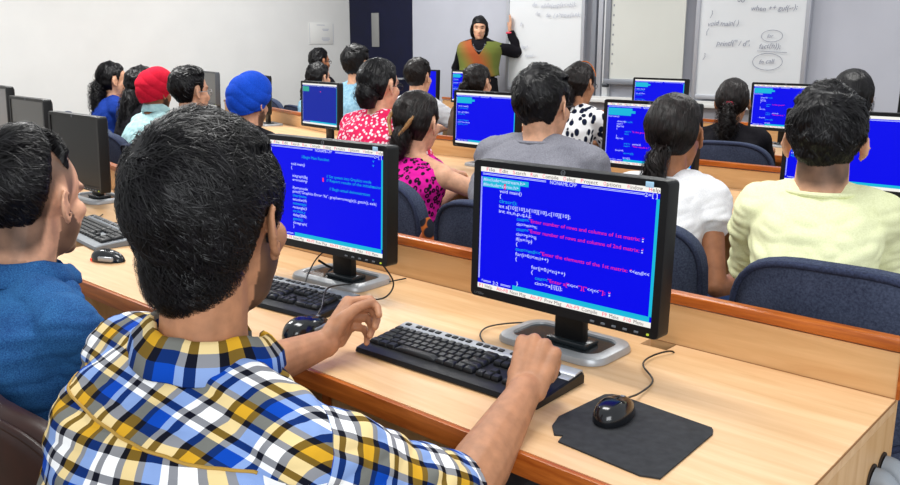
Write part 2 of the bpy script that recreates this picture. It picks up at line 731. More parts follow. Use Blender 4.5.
# wall rails, white vertical covers and ledge
for i, (x, w, mt, lb) in enumerate(((-4.42, .05, 'alu_dark', 'grey vertical track beside the left marker board'),
                                    (-4.35, .05, 'alu', 'silver vertical track left of the white cover strip'),
                                    (-4.28, .06, 'board', 'white vertical cover strip left of the projection screen'))):
    o = B().box((x, YF - .03, 2.0), (w, .055, 2.25), bevel=.006).build('vertical_rail', M[mt])
    tag(o, lb, 'rail')
lg = B().box((-3.5, YF - .06, .875), (2.1, .11, .035), bevel=.006).box((-3.5, YF - .10, .90), (2.1, .015, .03), bevel=.004).build('board_ledge', M['wall_l'])
tag(lg, 'long pale ledge running under the projection screen and right marker board', 'ledge')


# ------------------------------------------------------------------ desks
DZ = .75   # worktop height


def desk(x0, x1, y_panel, wd, ang, origin, label, right_side=False, cut=None, partitions=(), group=None):
    """worktop from local x0..x1 behind origin; local y=0 is the back panel front face"""
    r = empty('computer_desk', (*origin, 0), ang, label, 'desk', group)
    w = x1 - x0
    xc = (x0 + x1) / 2
    top = B()
    if cut:
        cx0, cx1, cy0 = cut
        top.box(((x0 + cx0) / 2, -wd / 2, DZ - .0125), (cx0 - x0, wd, .025))
        top.box(((cx1 + x1) / 2, -wd / 2, DZ - .0125), (x1 - cx1, wd, .025))
        top.box(((cx0 + cx1) / 2, -(wd + cy0) / 2, DZ - .0125), (cx1 - cx0, wd - cy0, .025))
    else:
        top.box((xc, -wd / 2, DZ - .0125), (w, wd, .025))
        pass
    if cut:
        B().box(((cx0 + cx1) / 2, -cy0 / 2, DZ - .035), (cx1 - cx0 + .02, cy0 + .01, .02)).build('cutout_shade', M['hole_shade'], r)  # dark box paints the shade inside the cable cutout
    top.build('worktop', M['desk'], r)
    B().box((xc, -.0012, DZ + .0006), (w - .004, .0024, .0012)).build('gap_shade_line', M['dark_edge'], r)  # dark strip paints the shaded gap between worktop and back panel
    B().box((xc, -wd - .006, DZ - .0205), (w, .012, .041), bevel=.003).build('front_lipping', M['trim'], r)
    B().box((xc, .009, .42), (w, .018, .84 - .0 + .006 - .01)).build('back_panel', M['desk_panel'], r)
    B().box((xc, .009, .853), (w + .004, .034, .022), bevel=.003).build('cap_rail', M['trim'], r)
    if right_side:
        sd = B().box((x1 - .009, -wd / 2, (DZ - .025) / 2), (.018, wd - .002, DZ - .026)).build('side_panel', M['desk_side'], r)
        B().box((x1 + .0006, -wd / 2, DZ - .003), (.0012, wd, .004)).build('edge_strip', M['dark_edge'], r)
        B().box((x1 + .003, .009, .80), (.006, .022, .1)).build('panel_end_strip', M['trim'], r)
        for hx in (-.045, -.105):
            B().cyl((x1 + .0005, hx, .635), (x1 + .003, hx, .635), .026, n=24).build('cable_hole', M['hole_shade'], r)  # dark disc paints the unlit inside of each hole
    for p in partitions:
        q = B().box((p, -wd / 2 + .03, (DZ - .03) / 2), (.018, wd - .08, DZ - .032)).build('partition', M['desk_side'], r)
        B().box((p, -wd + .062, (DZ - .03) / 2), (.02, .008, DZ - .032)).build('partition_edge', M['trim'], q)
    return r


desk(-2.3, 0, 0, .617, 0, (-.366, 1.63), 'long pale wood computer desk in the foreground with orange edges and torn mouse pad', True,
     cut=(-.500, -.437, .048), partitions=(-.95, -1.62))
if True:
    a1 = -math.atan(.17)
    desk(-2.7, 0, 0, .617, a1, (-2.675, 1.63), 'pale wood desk at far left holding the switched off monitors', partitions=(-.1, -1.2))
desk(-3.4, 0, 0, .617, 0, (-.2, 3.68), 'pale wood desk of the second row in front of the man in the yellow shirt', partitions=(-.9, -1.8, -2.7))
a2 = -math.atan(.29)
desk(-3.7, 0, 0, .617, a2, (-3.605, 3.69), 'pale wood desk of the second row continuing left towards the white wall', partitions=(-1, -2, -3))
a3 = -math.atan(.21)
desk(-5.6, 0, 0, .6, a3, (-.4, 5.28), 'pale wood desk of the front row nearest the teacher', partitions=(-1, -2, -3, -4))

# grey conduits at the right end of the desk
for i, yy in enumerate((1.585, 1.525)):
    pts = smooth_path([(-.362, yy, .635), (-.345, yy, .632), (-.325, yy - .006, .605), (-.312, yy - .02, .55), (-.305, yy - .03, .35), (-.31, yy - .03, .02)])
    o = B().tube(pts, .021, 14).build('cable_conduit', M['conduit'])
    tag(o, ['grey cable conduit from the rear hole in the near desk end panel', 'grey cable conduit from the front hole in the near desk end panel'][i], 'conduit')

# dark grey tower under the near desk
ct = empty('computer_tower', (-1.12, 1.42, 0), 0, 'dark computer tower standing under the near desk', 'computer')
B().box((0, 0, .22), (.18, .36, .42), bevel=.008).build('case', M['grey_shell'], ct)
B().box((0, -.187, .22), (.17, .012, .40), bevel=.004).build('front_cover', M['black'], ct)
B().cyl((0, -.193, .36), (0, -.197, .36), .012).build('power_button', M['silver'], ct)


# ------------------------------------------------------------------ monitors
SW, SH = .418, .261     # visible screen
CW, CH = .452, .295     # casing


def draw_screen(kind):
    """returns mesh of everything written on a screen, in local x,z (origin at screen centre)"""
    b = B()
    mats = [M['s_white'], M['s_cyan'], M['s_text'], M['s_red'], M['s_dark'], M['s_green'], M['s_blue']]
    y0 = [0]

    def rect(x0, z0, x1, z1, m):
        y = y0[0] = y0[0] - .00003
        b.mat(m).mesh([(x0, y, z0), (x1, y, z0), (x1, y, z1), (x0, y, z1)], [(0, 1, 2, 3)])

    cw, chh = SW / 80, SH / 25
    X = lambda c: -SW / 2 + c * cw
    Z = lambda r: SH / 2 - (r + 1) * chh

    def txt(col, row, s, m, k=1.0):
        if not s.strip():
            return
        lead = len(s) - len(s.lstrip())
        s2 = s.strip()
        V, F = text_mesh(s2, chh * 1.0, .0)
        if not len(V):
            return
        w = V[:, 0].max() - V[:, 0].min()
        V[:, 0] = (V[:, 0] - V[:, 0].min()) / max(w, 1e-6) * (len(s2) * cw * k - cw * .15)
        y = -.0007
        b.mat(m).mesh([(X(col + lead * k) + v[0], y, Z(row) + chh * .2 + v[1]) for v in V], F)

    def line(x0, x1, row, m=2):
        for dz in (.0, .0022):
            rect(X(x0), Z(row) + chh * .42 + dz, X(x1), Z(row) + chh * .42 + dz + .0009, m)

    rect(-SW / 2, Z(0), SW / 2, SH / 2, 0)
    rect(-SW / 2, -SH / 2, SW / 2, Z(23), 0)
    menus = ['File', 'Edit', 'Search', 'Run', 'Compile', 'Debug', 'Project', 'Options', 'Window', 'Help']
    if kind in ('main', 'second', 'near'):
        c = 3
        for w in menus:
            txt(c, 0, w[0], 3, 1.3)
            txt(c + 1.4, 0, w[1:], 4)
            c += len(w) + 2.6
        c = 1
        for a, w in (('F1', 'Help'), ('Alt-F8', 'Next Msg'), ('Alt-F7', 'Prev Msg'), ('Alt-F9', 'Compile'), ('F9', 'Make'), ('F10', 'Menu')):
            txt(c, 24, a, 3)
            txt(c + len(a) + 1, 24, w, 4)
            c += len(a) + len(w) + 3
    # window frame
    line(1, 32, 1); line(48, 74, 1)
    txt(34, 1, 'NONAME.CPP', 2, 1.2)
    txt(74, 1, '2=[ ]', 2)
    for dx in (0, .0022):
        rect(X(.3) + dx, Z(22), X(.3) + dx + .0009, Z(1), 2)
    rect(X(78.6), Z(22), X(79.8), Z(1), 1)
    rect(X(18), Z(23), X(79), Z(22), 1)
    txt(2, 23, '*', 2); txt(8, 23, '3:2', 2)
    line(3, 7, 23); line(12, 17, 23)
    if kind == 'main':
        rect(X(1.2), Z(2), X(24), Z(1), 1)
        rect(X(1.2), Z(3), X(20), Z(2), 1)
        txt(1.5, 2, '#include<iostream.h>', 2, 1.05); txt(1.5, 3, '#include<conio.h>', 2, 1.05)
        rect(X(12), Z(3), X(13), Z(2), 3)
        T = [(10, 4, 'void main()', 2), (10, 5, '{', 2), (10, 6, 'clrscr();', 1), (10, 7, 'int a[10][10],b[10][10],c[10][10];', 2),
             (10, 8, 'int m,n,p,q,i,j;', 2), (19, 9, 'cout<<', 1), (25, 9, '"Enter number of rows and columns of 1st matrix: "', 3), (74, 9, ';', 2),
             (19, 10, 'cin>>m>>n;', 2), (19, 11, 'cout<<', 1), (25, 11, '"Enter number of rows and columns of 2nd matrix: "', 3), (74, 11, ';', 2),
             (19, 12, 'cin>>p>>q;', 2), (19, 13, 'if(n==p)', 2), (19, 14, '{', 2), (19, 15, 'cout<<endl<<', 1), (31, 15, '"Enter the elements of the 1st matrix: "', 3),
             (70, 15, '<<endl<<', 2), (19, 16, 'for(i=0;i<m;i++)', 2), (19, 17, '{', 2), (27, 18, 'for(j=0;j<n;j++)', 2), (27, 19, '{', 2),
             (29, 20, 'cout<<', 1), (35, 20, '"Enter a["', 3), (44, 20, '<<i<<', 2), (49, 20, '"]["', 3), (53, 20, '<<j<<', 2), (58, 20, '"]: "', 3), (62, 20, ';', 2),
             (29, 21, 'cin>>a[i][j];', 2), (20, 22, '}', 2)]
        for c, r, s, m in T:
            txt(c, r, s, m, 1.0)
    elif kind == 'second':
        T = [(24, 3, '//Begin Main Function', 1), (16, 5, 'void main()', 2), (16, 6, '{', 2), (17, 8, 'initgraph(&g', 2), (17, 9, 'errorcode=gr', 2), (17, 11, 'if(errorcode', 2),
             (17, 12, 'printf("Graphics Error: %s", grapherrormsg(e)); getch(); exit(', 2), (17, 13, 'cleardevice', 1), (17, 14, 'setcolor(4)', 2), (17, 15, 'outtextxy(x', 1),
             (17, 16, 'rectangle(1', 2), (17, 17, 'circle(x,y', 1), (17, 18, 'delay(200);', 2), (17, 19, 'getch();', 1), (17, 20, 'closegraph(', 2), (17, 21, '}', 2),
             (42, 7, '// Set system into Graphics mode', 1), (42, 8, '// Report results of the initialization', 1), (44, 10, '// Begin actual demonstration', 1)]
        for c, r, s, m in T:
            txt(c, r, s, m, .95)
        for r in (2, 3, 8, 11):
            txt(73, r, 'v', 1, 1.3)
        rect(X(39), Z(8), X(40), Z(7), 3)
    elif kind == 'near':
        for r, w in ((2, 24), (3, 27), (4, 23), (5, 14)):
            if r < 5:
                rect(X(1.2), Z(r), X(w), Z(r - 1), 1)
        T = [(1, 5, 'void main()', 2), (10, 7, 'clrscr();', 2), (15, 7, '  int a,b;', 1), (10, 8, 'cout<<', 2), (10, 9, 'if(a>b)', 2), (10, 10, '{', 2), (18, 11, 'cout<<', 1), (25, 11, '"is the greater"', 3),
             (18, 12, 'else', 1), (10, 13, '}', 2), (10, 14, 'if(c>a)', 2), (18, 16, 'a=b+c;', 1), (26, 16, 'sum(a,b)', 2), (18, 17, 'cout<<', 1), (26, 17, '"The result is "', 3), (10, 19, 'for(i=0;', 2), (18, 20, 'cin>>a[i];', 1), (18, 22, 'b=a[i];', 2)]
        for c, r, s, m in T:
            txt(c, r, s, m)
    elif kind == 'far':
        for r, w in ((2, 22), (3, 26), (4, 22)):
            rect(X(1.2), Z(r), X(w), Z(r - 1), 1)
        T = [(3, 6, 'void main()', 2), (3, 7, '{ clrscr();', 1), (3, 9, 'int a[10],n;', 2), (3, 10, 'float b;', 1), (3, 13, 'cout<<"enter', 1), (3, 14, 'cin>>n; for(i', 2), (3, 15, 'a[i]=b; c++', 1)]
        for c, r, s, m in T:
            txt(c, r, s, m, 1.3)
    elif kind == 'faded':
        rect(X(1.2), Z(4), X(16), Z(1), 5)
        rect(X(42), Z(4), X(43.5), Z(3.4), 3)
    me = bpy.data.meshes.new('screen_text')
    b.bm.to_mesh(me)
    b.bm.free()
    for m in mats:
        me.materials.append(m)
    return me


SCREENS = {}


def make_monitor(label, loc, rz, kind='near', lift=0, screen=None, shell=None, group='computer monitors on the desks'):
    """origin: on the worktop under the front face"""
    r = empty('computer_monitor', loc, rz, label, 'monitor', group)
    shell = shell or M['black']
    zc = .104 + lift + CH / 2
    tilt = math.radians(-2)
    T = Matrix.Translation((0, 0, zc)) @ Matrix.Rotation(tilt, 4, 'X')
    # casing: frame + tapering back
    c = B()
    outer = rrect(CW, CH, .010, 4)
    inner = rrect(SW, SH, .0015, 4)
    off = .003
    n = len(outer)
    R = [[(x, .0, z) for x, z in outer]]
    R = [[(x, .004, z + off) for x, z in inner], [(x, -.001, z + off) for x, z in inner], [(x * .995, -.002, z * .993) for x, z in outer], [(x, .001, z) for x, z in outer], [(x, .036, z) for x, z in outer],
         [(x * .93, .046, z * .92) for x, z in outer], [(x * .6, .066, z * .62) for x, z in outer]]
    c.rings(R, cap=False)
    c._add([(x * .6, .066, z * .62) for x, z in outer], [list(range(n))])
    c.build('casing', shell, r, xf=T)
    sc = B().mesh([(-SW / 2, .002, -SH / 2 + off), (SW / 2, .002, -SH / 2 + off), (SW / 2, .002, SH / 2 + off), (-SW / 2, .002, SH / 2 + off)], [(0, 1, 2, 3)])
    so = sc.build('screen', screen or M['s_blue'], r, xf=T)
    if kind:
        if kind not in SCREENS:
            SCREENS[kind] = draw_screen(kind)
        tx = bpy.data.objects.new('screen_text', SCREENS[kind])
        COL.objects.link(tx)
        tx.parent = so
        tx.matrix_local = T @ Matrix.Translation((0, .0015, off))
    lg = B()
    lg.mat(0).tube([(0 + .0048 * math.cos(a), -.0022, CH / 2 - .0075 + .0048 * math.sin(a)) for a in np.linspace(0, 6.28, 18)], .0006, 5)
    V, F = text_mesh('hp', .008, .0, .3)
    V[:, 0] -= V[:, 0].max() / 2
    lg.mesh([(v[0], -.0024, CH / 2 - .0095 + v[1]) for v in V], F)
    V, F = text_mesh('L1908w', .008)
    lg.mesh([(v[0] - CW / 2 + .012, -.0024, -CH / 2 + .006 + v[1]) for v in V], F)
    lg.build('logo', M['silver_dark'], r, xf=T)
    bt = B()
    for i in range(5):
        bt.box((.085 + i * .024, -.003, -CH / 2 + .008), (.009, .003, .004), bevel=.001)
    bt.build('buttons', M['silver_dark'], r, xf=T)
    B().box((.085 + 5 * .024, -.003, -CH / 2 + .008), (.005, .003, .004), bevel=.001).build('power_light', M['led_green'], r, xf=T)
    # neck and base
    nk = B()
    nk.box((-.03, .095, (.02 + zc) / 2), (.075, .022, zc - .02), bevel=.006, rx=math.radians(0))
    nk.box((-.02, .076, zc), (.12, .044, .12), bevel=.006)
    nk.build('neck', M['black'], r)
    bs = B()
    o1 = [(x - .055, y + .105) for x, y in rrect(.270, .168, .045, 6)]
    o2 = [(x - .055, y + .105) for x, y in rrect(.220, .116, .032, 6)]
    cx = lambda pts, z, k=1: [((x + .055) * k - .055, (y - .105) * k + .105, z) for x, y in pts]
    bs.rings([cx(o1, .001), cx(o1, .007), cx(o1, .014, .97), cx(o2, .018, 1.06), cx(o2, .017, 1.0), cx(o2, .012, .98)], cap=False)
    base = bs.build('base', M['silver'], r)
    B().mesh(cx(o2, .0125, .985), [list(range(len(o2)))]).box((-.03, .10, .018), (.10, .055, .012), bevel=.004).build('base_tray', M['tray'], base)
    return r


mon_g = 'computer monitors on the desks'
m1 = make_monitor('large black monitor showing matrix code on a blue screen, nearest on the front desk', (-.932, 1.362, DZ), 0, 'main')
B().box((CW / 2 - .034, -.0055, .104 + CH - .0085), (.016, .002, .0105), bevel=.0006).build('energy_sticker', M['sticker'], m1)
m2 = make_monitor('black monitor with blue code screen behind the left hand of the plaid shirt man', (-1.682, 1.387, DZ), .05, 'second')
B().box((CW / 2 - .034, -.0055, .104 + CH - .0085), (.016, .002, .0105), bevel=.0006).build('energy_sticker', M['sticker'], m2)
make_monitor('switched off black monitor right of the denim shirt man head', (-3.40, 1.53, DZ), -.02, None, -.035, M['s_off'])
make_monitor('switched off monitor with brownish grey screen, second from the left edge', (-4.20, 1.68, DZ), -.06, None, -.01, M['s_off_grey'])
make_monitor('switched off monitor with pale grey screen at the left edge of the photo', (-5.05, 1.86, DZ), -.10, None, .015, plain('screen_off_pale', '77777a', .3))
make_monitor('black monitor with blue screen in front of the yellow shirt man', (-1.003, 3.275, DZ), .03, 'far')
make_monitor('black monitor with coloured code lines between the grey shirt man and the white shirt girl', (-1.80, 3.26, DZ), -.02, 'near')
make_monitor('black monitor with nearly empty blue screen left of the grey shirt man', (-2.81, 3.39, DZ), -.07, 'far')
make_monitor('black monitor with faded blue screen and green corner, in front of white wall', (-4.33, 3.56, DZ), -.14, 'faded', 0, M['s_blue_dim'])
make_monitor('black monitor half hidden behind the blue turban', (-5.66, 4.03, DZ), -.28, None, 0, M['s_off'])
make_monitor('grey switched off monitor between the glasses man and the blue turban', (-6.95, 4.42, DZ), -.28, None, -.01, M['s_off_grey'], M['grey_shell'])
make_monitor('black monitor in the front row below the right marker board', (-2.02, 5.33, DZ), -.1, 'near')
make_monitor('black monitor in the front row below the projection screen', (-3.0, 5.55, DZ), -.12, 'far')
make_monitor('black monitor in the front row just below the teacher', (-5.15, 5.95, DZ), -.2, 'far')
make_monitor('black monitor in the front row behind the head of the white shirt man', (-5.72, 5.98, DZ), -.2, None, 0, None)
make_monitor('black monitor in the front row cut off by the right edge of the photo', (-1.11, 5.15, DZ), -.1, None, .02, M['s_off'])


# ------------------------------------------------------------------ keyboards
KEYMESH = {}


def key_mesh(w, d):
    k = (round(w, 4), round(d, 4))
    if k not in KEYMESH:
        b = B()
        R = []
        for z, s in ((0, 1), (.004, .96), (.007, .80), (.0078, .72)):
            R.append([(x * s, y * s + (.0008 if z > .005 else 0), z) for x, y in rrect(w, d, .002, 2)])
        b.rings(R)
        o = b.build('key', M['key'])
        me = o.data
        bpy.data.objects.remove(o)
        KEYMESH[k] = me
    return KEYMESH[k]


def make_keyboard(label, loc, rz, body, strip):
    r = empty('keyboard', loc, rz, label, 'keyboard', 'keyboards on the front desk')
    W_, D_ = .462, .168
    b = B()
    prof = [(-D_ / 2, .004), (-D_ / 2 + .004, .012), (-D_ / 2 + .02, .015), (D_ / 2 - .03, .024), (D_ / 2 - .008, .027), (D_ / 2, .02), (D_ / 2, .003), (-D_ / 2 + .003, .001)]
    R = [[(x, y * k, z * kz) for y, z in prof] for x, k, kz in ((-W_ / 2, .96, .85), (-W_ / 2 + .004, 1, 1), (W_ / 2 - .004, 1, 1), (W_ / 2, .96, .85))]
    b.rings(R)
    b.build('keyboard_body', body, r, 30)
    s = B()
    prof2 = [(D_ / 2 - .034, .0235), (D_ / 2 - .03, .0262), (D_ / 2 - .012, .0290), (D_ / 2 - .004, .0275), (D_ / 2 - .004, .02), (D_ / 2 - .034, .02)]
    s.rings([[(x, y, z) for y, z in prof2] for x in (-W_ / 2 + .003, W_ / 2 - .003)])
    # silver right cheek of the strip
    s.box((W_ / 2 - .030, D_ / 2 - .046, .0225), (.054, .02, .003), bevel=.001, rx=math.radians(4))
    s.build('top_strip', strip, r, 30)
    u = .0187
    x0 = -W_ / 2 + .012
    sl = (.024 - .015) / (D_ - .05)

    def key(x, y, w, d=1):
        o = bpy.data.objects.new('key', key_mesh(w * u - .0015, d * u - .0015))
        COL.objects.link(o)
        o.parent = r
        o.location = (x + w * u / 2, y - (d - 1) * u / 2, .0145 + (y + D_ / 2) * sl)
        o.rotation_euler = (math.atan(sl), 0, 0)

    rows = [[1] * 13 + [2], [1.5] + [1] * 12 + [1.5], [1.75] + [1] * 11 + [2.25], [2.25] + [1] * 10 + [2.75], [1.5, 1.2, 1.2, 6, 1.2, 1.4, 1.2, 1.3]]
    y = D_ / 2 - .052
    for i, rw in enumerate(rows):
        x = x0
        yy = y - i * u
        for w in rw:
            key(x, yy, w)
            x += w * u
    xn = x0 + 15.35 * u
    for i in (0, 1):
        for j in range(3):
            key(xn + j * u, y - i * u, 1)
    key(xn + u, y - 3 * u, 1)
    for j in range(3):
        key(xn + j * u, y - 4 * u, 1)
    xp = x0 + 18.7 * u
    for i in range(5):
        for j in range(4):
            if j == 3 and i in (2, 4):
                continue
            if i == 4 and j == 1:
                continue
            key(xp + j * u, y - i * u, 2 if (i == 4 and j == 0) else 1, 2 if (j == 3 and i in (1, 3)) else 1)
    # function keys set in the strip
    fk = B()
    for j in range(13):
        gx = x0 + j * u * 1.0 + (j > 0) * .012 + (j > 4) * .01 + (j > 8) * .01
        fk.box((gx + .008, D_ / 2 - .020, .0283), (.0135, .010, .004), bevel=.0015, rx=math.radians(6))
    for j in range(3):
        fk.box((xn + .008 + j * u, D_ / 2 - .020, .0283), (.0135, .010, .004), bevel=.0015, rx=math.radians(6))
    fk.build('function_keys', M['key'], r)
    return r


kc = ((-1.276 - .843) / 2, (1.114 + 1.345) / 2)
kb1 = make_keyboard('black and silver keyboard under the hands of the plaid shirt man', (-1.06, 1.222, DZ), .03, M['black'], M['silver'])
kb2 = make_keyboard('black keyboard behind the small mouse, in front of the second monitor', (-1.745, 1.262, DZ), .10, M['black'], M['silver_dark'])
kb3 = make_keyboard('grey keyboard on the desk beside the denim shirt man chin', (-2.79, 1.30, DZ), -.12, M['silver_dark'], M['silver_dark'])
# its keys are grey too
gk = plain('grey_key_plastic', '4a4e53', .5)
for ch in kb3.children:
    if ch.name.startswith('key') and 'board' not in ch.name:
        ch.data = ch.data.copy() if False else ch.data


# ------------------------------------------------------------------ mice, pad, cables
def make_mouse(label, loc, rz, shell, accent=None, glow=False, k=1.0):
    r = empty('computer_mouse', loc, rz, label, 'mouse', 'computer mice on the front desk')
    b = B()
    R = []
    n = 28
    for t in np.linspace(0, 1, 13):
        z = .002 + .034 * math.sin(t * math.pi / 2) if t < 1 else .036
        s = math.cos(t * math.pi / 2) ** .62 if t < 1 else .03
        ring = []
        for j in range(n):
            a = 2 * math.pi * j / n
            x = .031 * math.cos(a)
            y = .057 * math.sin(a)
            x *= 1 - .12 * (y / .057)
            yy = y * s - .006 * t
            zz = z - max(0, y) * .12 * t
            ring.append((x * s * k, yy * k, zz * k))
        R.append(ring)
    b.rings(R)
    body = b.build('mouse_body', shell, r, 60)
    w = B()
    w.cyl((-.0035 * k, .030 * k, .0225 * k), (.0035 * k, .030 * k, .0225 * k), .0065 * k, n=16)
    w.build('scroll_wheel', M['silver_dark'], r)
    sp = B()
    pts = [(0, y * k, (.0365 - .55 * max(0, y - .0) ** 2 * 14 - .004) * k) for y in np.linspace(.0, .045, 6)]
    B().tube([(0, .004 * k, .0352 * k), (0, .012 * k, .0343 * k), (0, .018 * k, .033 * k)], .0007, 5).build('button_split', M['cable'], r)
    if accent:
        B().box((.027 * k, .012 * k, .013 * k), (.01 * k, .05 * k, .014 * k), bevel=.003).build('side_accent', accent, r)
    if glow:
        B().box((.0 * k, -.035 * k, .006 * k), (.046 * k, .03 * k, .008 * k), bevel=.003).build('tail_light', M['led_red'], r)
    return r


def cable(parent, pts, r=.0019, name='cable'):
    b = B().tube(smooth_path(pts, 10), r, 8)
    o = b.build(name, M['cable'], parent)
    inv = (Matrix.Translation(parent.location) @ Matrix.Rotation(parent.rotation_euler.z, 4, 'Z')).inverted()
    o.data.transform(inv)
    return o


pad_poly = [(-.770, 1.125), (-.757, 1.087), (-.735, 1.062), (-.722, 1.070), (-.716, 1.046), (-.56, 1.035), (-.545, 1.042), (-.532, 1.047),
            (-.540, 1.24), (-.546, 1.255), (-.552, 1.262), (-.735, 1.277), (-.752, 1.272), (-.762, 1.262)]
pad = B().prism([(x - .01, y + .026) for x, y in pad_poly], DZ + .0003, DZ + .0035, .0006).build('mouse_pad', M['rubber'])
tag(pad, 'worn black rubber mouse pad with a torn corner on the front desk', 'mouse pad')
ms1 = make_mouse('glossy black mouse on the torn mouse pad', (-.706, 1.215, DZ + .0035), .12, M['black_gloss'], k=1.0)
cable(ms1, [(-.713, 1.262, .770), (-.722, 1.33, .757), (-.735, 1.40, .756), (-.79, 1.46, .757), (-.80, 1.52, .757), (-.785, 1.575, .754), (-.79, 1.60, .72)])
ms2 = make_mouse('small glossy dark mouse near the left hand of the plaid shirt man', (-1.452, 1.138, DZ), .15, M['black_gloss'], M['silver_dark'], k=1.22)
cable(ms2, [(-1.476, 1.175, .765), (-1.50, 1.22, .785), (-1.55, 1.27, .795), (-1.60, 1.33, .79), (-1.64, 1.42, .77), (-1.62, 1.52, .757), (-1.60, 1.60, .757)])
ms3 = make_mouse('black mouse glowing red beside the grey keyboard', (-2.42, 1.16, DZ), -1.15, M['black_gloss'], M['silver'], True)
cable(kb1, [(-1.06, 1.30, .765), (-1.09, 1.33, .757), (-1.15, 1.38, .757), (-1.17, 1.44, .757), (-1.13, 1.51, .757), (-1.06, 1.545, .757), (-.99, 1.57, .757)])
cable(kb2, [(-1.72, 1.345, .77), (-1.73, 1.37, .80), (-1.71, 1.385, .84), (-1.68, 1.41, .87)])
cable(m2, [(-1.50, 1.41, .86), (-1.485, 1.44, .80), (-1.50, 1.42, .762), (-1.56, 1.39, .755), (-1.64, 1.37, .755)], .0022, 'video_cable')
cable(m2, [(-1.80, 1.46, .80), (-1.82, 1.52, .765), (-1.78, 1.55, .757), (-1.70, 1.57, .757)], .0035, 'power_lead')
c3 = B().tube(smooth_path([(-3.10, 1.48, .755), (-3.0, 1.40, .756), (-2.92, 1.42, .757), (-2.85, 1.50, .756), (-2.75, 1.52, .756), (-2.72, 1.46, .756), (-2.82, 1.42, .757), (-2.93, 1.47, .760), (-2.98, 1.56, .756)], 10), .002, 8).build('loose_cable', M['cable'])
tag(c3, 'thin black cable looped on the desk behind the grey keyboard', 'cable')


# ------------------------------------------------------------------ chairs
def make_chair(label, x, y, az, top=.93, cloth=None, pipe=None, w=.46, group='blue-grey office chairs'):
    """az: degrees to the left of +Y that the sitter faces; (x, y) seat centre"""
    r = empty('office_chair', (x, y, 0), math.radians(az), label, 'chair', group)
    cloth = cloth or M['chair']
    pipe = pipe or M['chair_pipe']
    h = .40
    zc = top - h / 2

    def outline(s, n=40):
        pts = []
        for i in range(n):
            a = 2 * math.pi * i / n
            ca, sa = math.cos(a), math.sin(a)
            e = .45 if sa < 0 else .62
            px_ = math.copysign(abs(ca) ** e, ca) * w / 2 * s
            pz_ = math.copysign(abs(sa) ** .62, sa) * h / 2 * s
            if sa < 0:
                px_ *= 1 + .12 * sa
            pts.append((px_, pz_))
        return pts

    def bend(px_, y_, pz_):
        return (px_, y_ + 1.1 * px_ * px_ - .19 - pz_ * .10 + .0, zc + pz_)

    b = B()
    R = [[bend(px_ * s, y_, pz_ * s) for px_, pz_ in outline(1)] for s, y_ in
         ((.02, -.034), (.5, -.034), (.8, -.032), (.93, -.028), (.985, -.018), (1, 0), (.985, .018), (.93, .026), (.7, .034), (.3, .03), (.02, .028))]
    b.rings(R)
    b.build('backrest', cloth, r, 60)
    b = B()
    o = outline(.955)
    b.tube([bend(a, -.030, c) for a, c in o + o[:2]], .0075, 8)
    b.build('piping', pipe, r, 60)
    b = B()
    st = rrect(.46, .44, .09, 5)
    b.rings([[(a * s, c * s + .02, z) for a, c in st] for s, z in ((.9, .385), (.98, .392), (1, .415), (.98, .44), (.9, .452), (.5, .45))])
    b.build('seat', cloth, r, 60)
    b = B()
    b.tube(smooth_path([(0, .02, .375), (0, -.16, .372), (0, -.215, .44), (0, -.195, zc)]), .018, 10)
    b.build('back_stem', M['chrome'], r)
    b = B()
    b.cyl((0, 0, .10), (0, 0, .38), .025)
    b.build('column', M['chrome'], r)
    for i in range(5):
        a = 2 * math.pi * i / 5
        lg_ = B().tube([(0, 0, .11), (.27 * math.cos(a), .27 * math.sin(a), .075)], [.022, .014], 8).build('leg', M['chrome'], r)
        B().cyl((.27 * math.cos(a) - .012 * math.sin(a), .27 * math.sin(a) + .012 * math.cos(a), .027), (.27 * math.cos(a) + .012 * math.sin(a), .27 * math.sin(a) - .012 * math.cos(a), .027), .026, n=14).build('caster', M['cable'], lg_)
    return r


# ------------------------------------------------------------------ people
ELL = [((0, -.012, .030), (.076, .097, .088)),
       ((0, .028, -.035), (.060, .064, .078)),
       ((0, .022, -.082), (.048, .056, .036)),
       ((0, .068, -.100), (.021, .020, .018)),
       ((0, .094, -.036), (.012, .021, .020)),
       ((0, .088, -.010), (.008, .014, .026)),
       ((0, .076, .022), (.050, .018, .014)),
       ((.042, .056, -.022), (.021, .024, .022)),
       ((-.042, .056, -.022), (.021, .024, .022)),
       ((0, .083, -.070), (.022, .010, .007)),
       ((0, .080, -.078), (.019, .010, .006))]


def head_rad(D):
    """D (n,3) unit directions -> radius of the head surface"""
    out = np.zeros(len(D))
    for c, r in ELL:
        c = np.array(c); r = np.array(r)
        a = ((D / r) ** 2).sum(1)
        b_ = (D * c / r ** 2).sum(1)
        cc = (c * c / r ** 2).sum() - 1
        disc = b_ * b_ - a * cc
        t = np.where(disc > 0, (b_ + np.sqrt(np.maximum(disc, 0))) / a, 0)
        out += np.maximum(t, 0) ** 26
    out = out ** (1 / 26)
    for sx in (-1, 1):
        e = np.array([sx * .030, .082, -.001])
        e /= np.linalg.norm(e)
        out -= .0075 * np.exp(-((D - e) ** 2).sum(1) / .018)
    return out


def head_surface(n=72, m=54):
    V, F = [], []
    th = np.linspace(.02, math.pi - .02, m)
    ph = np.linspace(0, 2 * math.pi, n, endpoint=False)
    D = np.array([(math.sin(t) * math.cos(p), math.sin(t) * math.sin(p), math.cos(t)) for t in th for p in ph])
    V = D * head_rad(D)[:, None]
    for i in range(m - 1):
        for j in range(n):
            k = (j + 1) % n
            F.append((i * n + j, (i + 1) * n + j, (i + 1) * n + k, i * n + k))
    F.append(tuple(range(n)))
    F.append(tuple((m - 1) * n + j for j in range(n))[::-1])
    return V, F


HEADV, HEADF = head_surface()


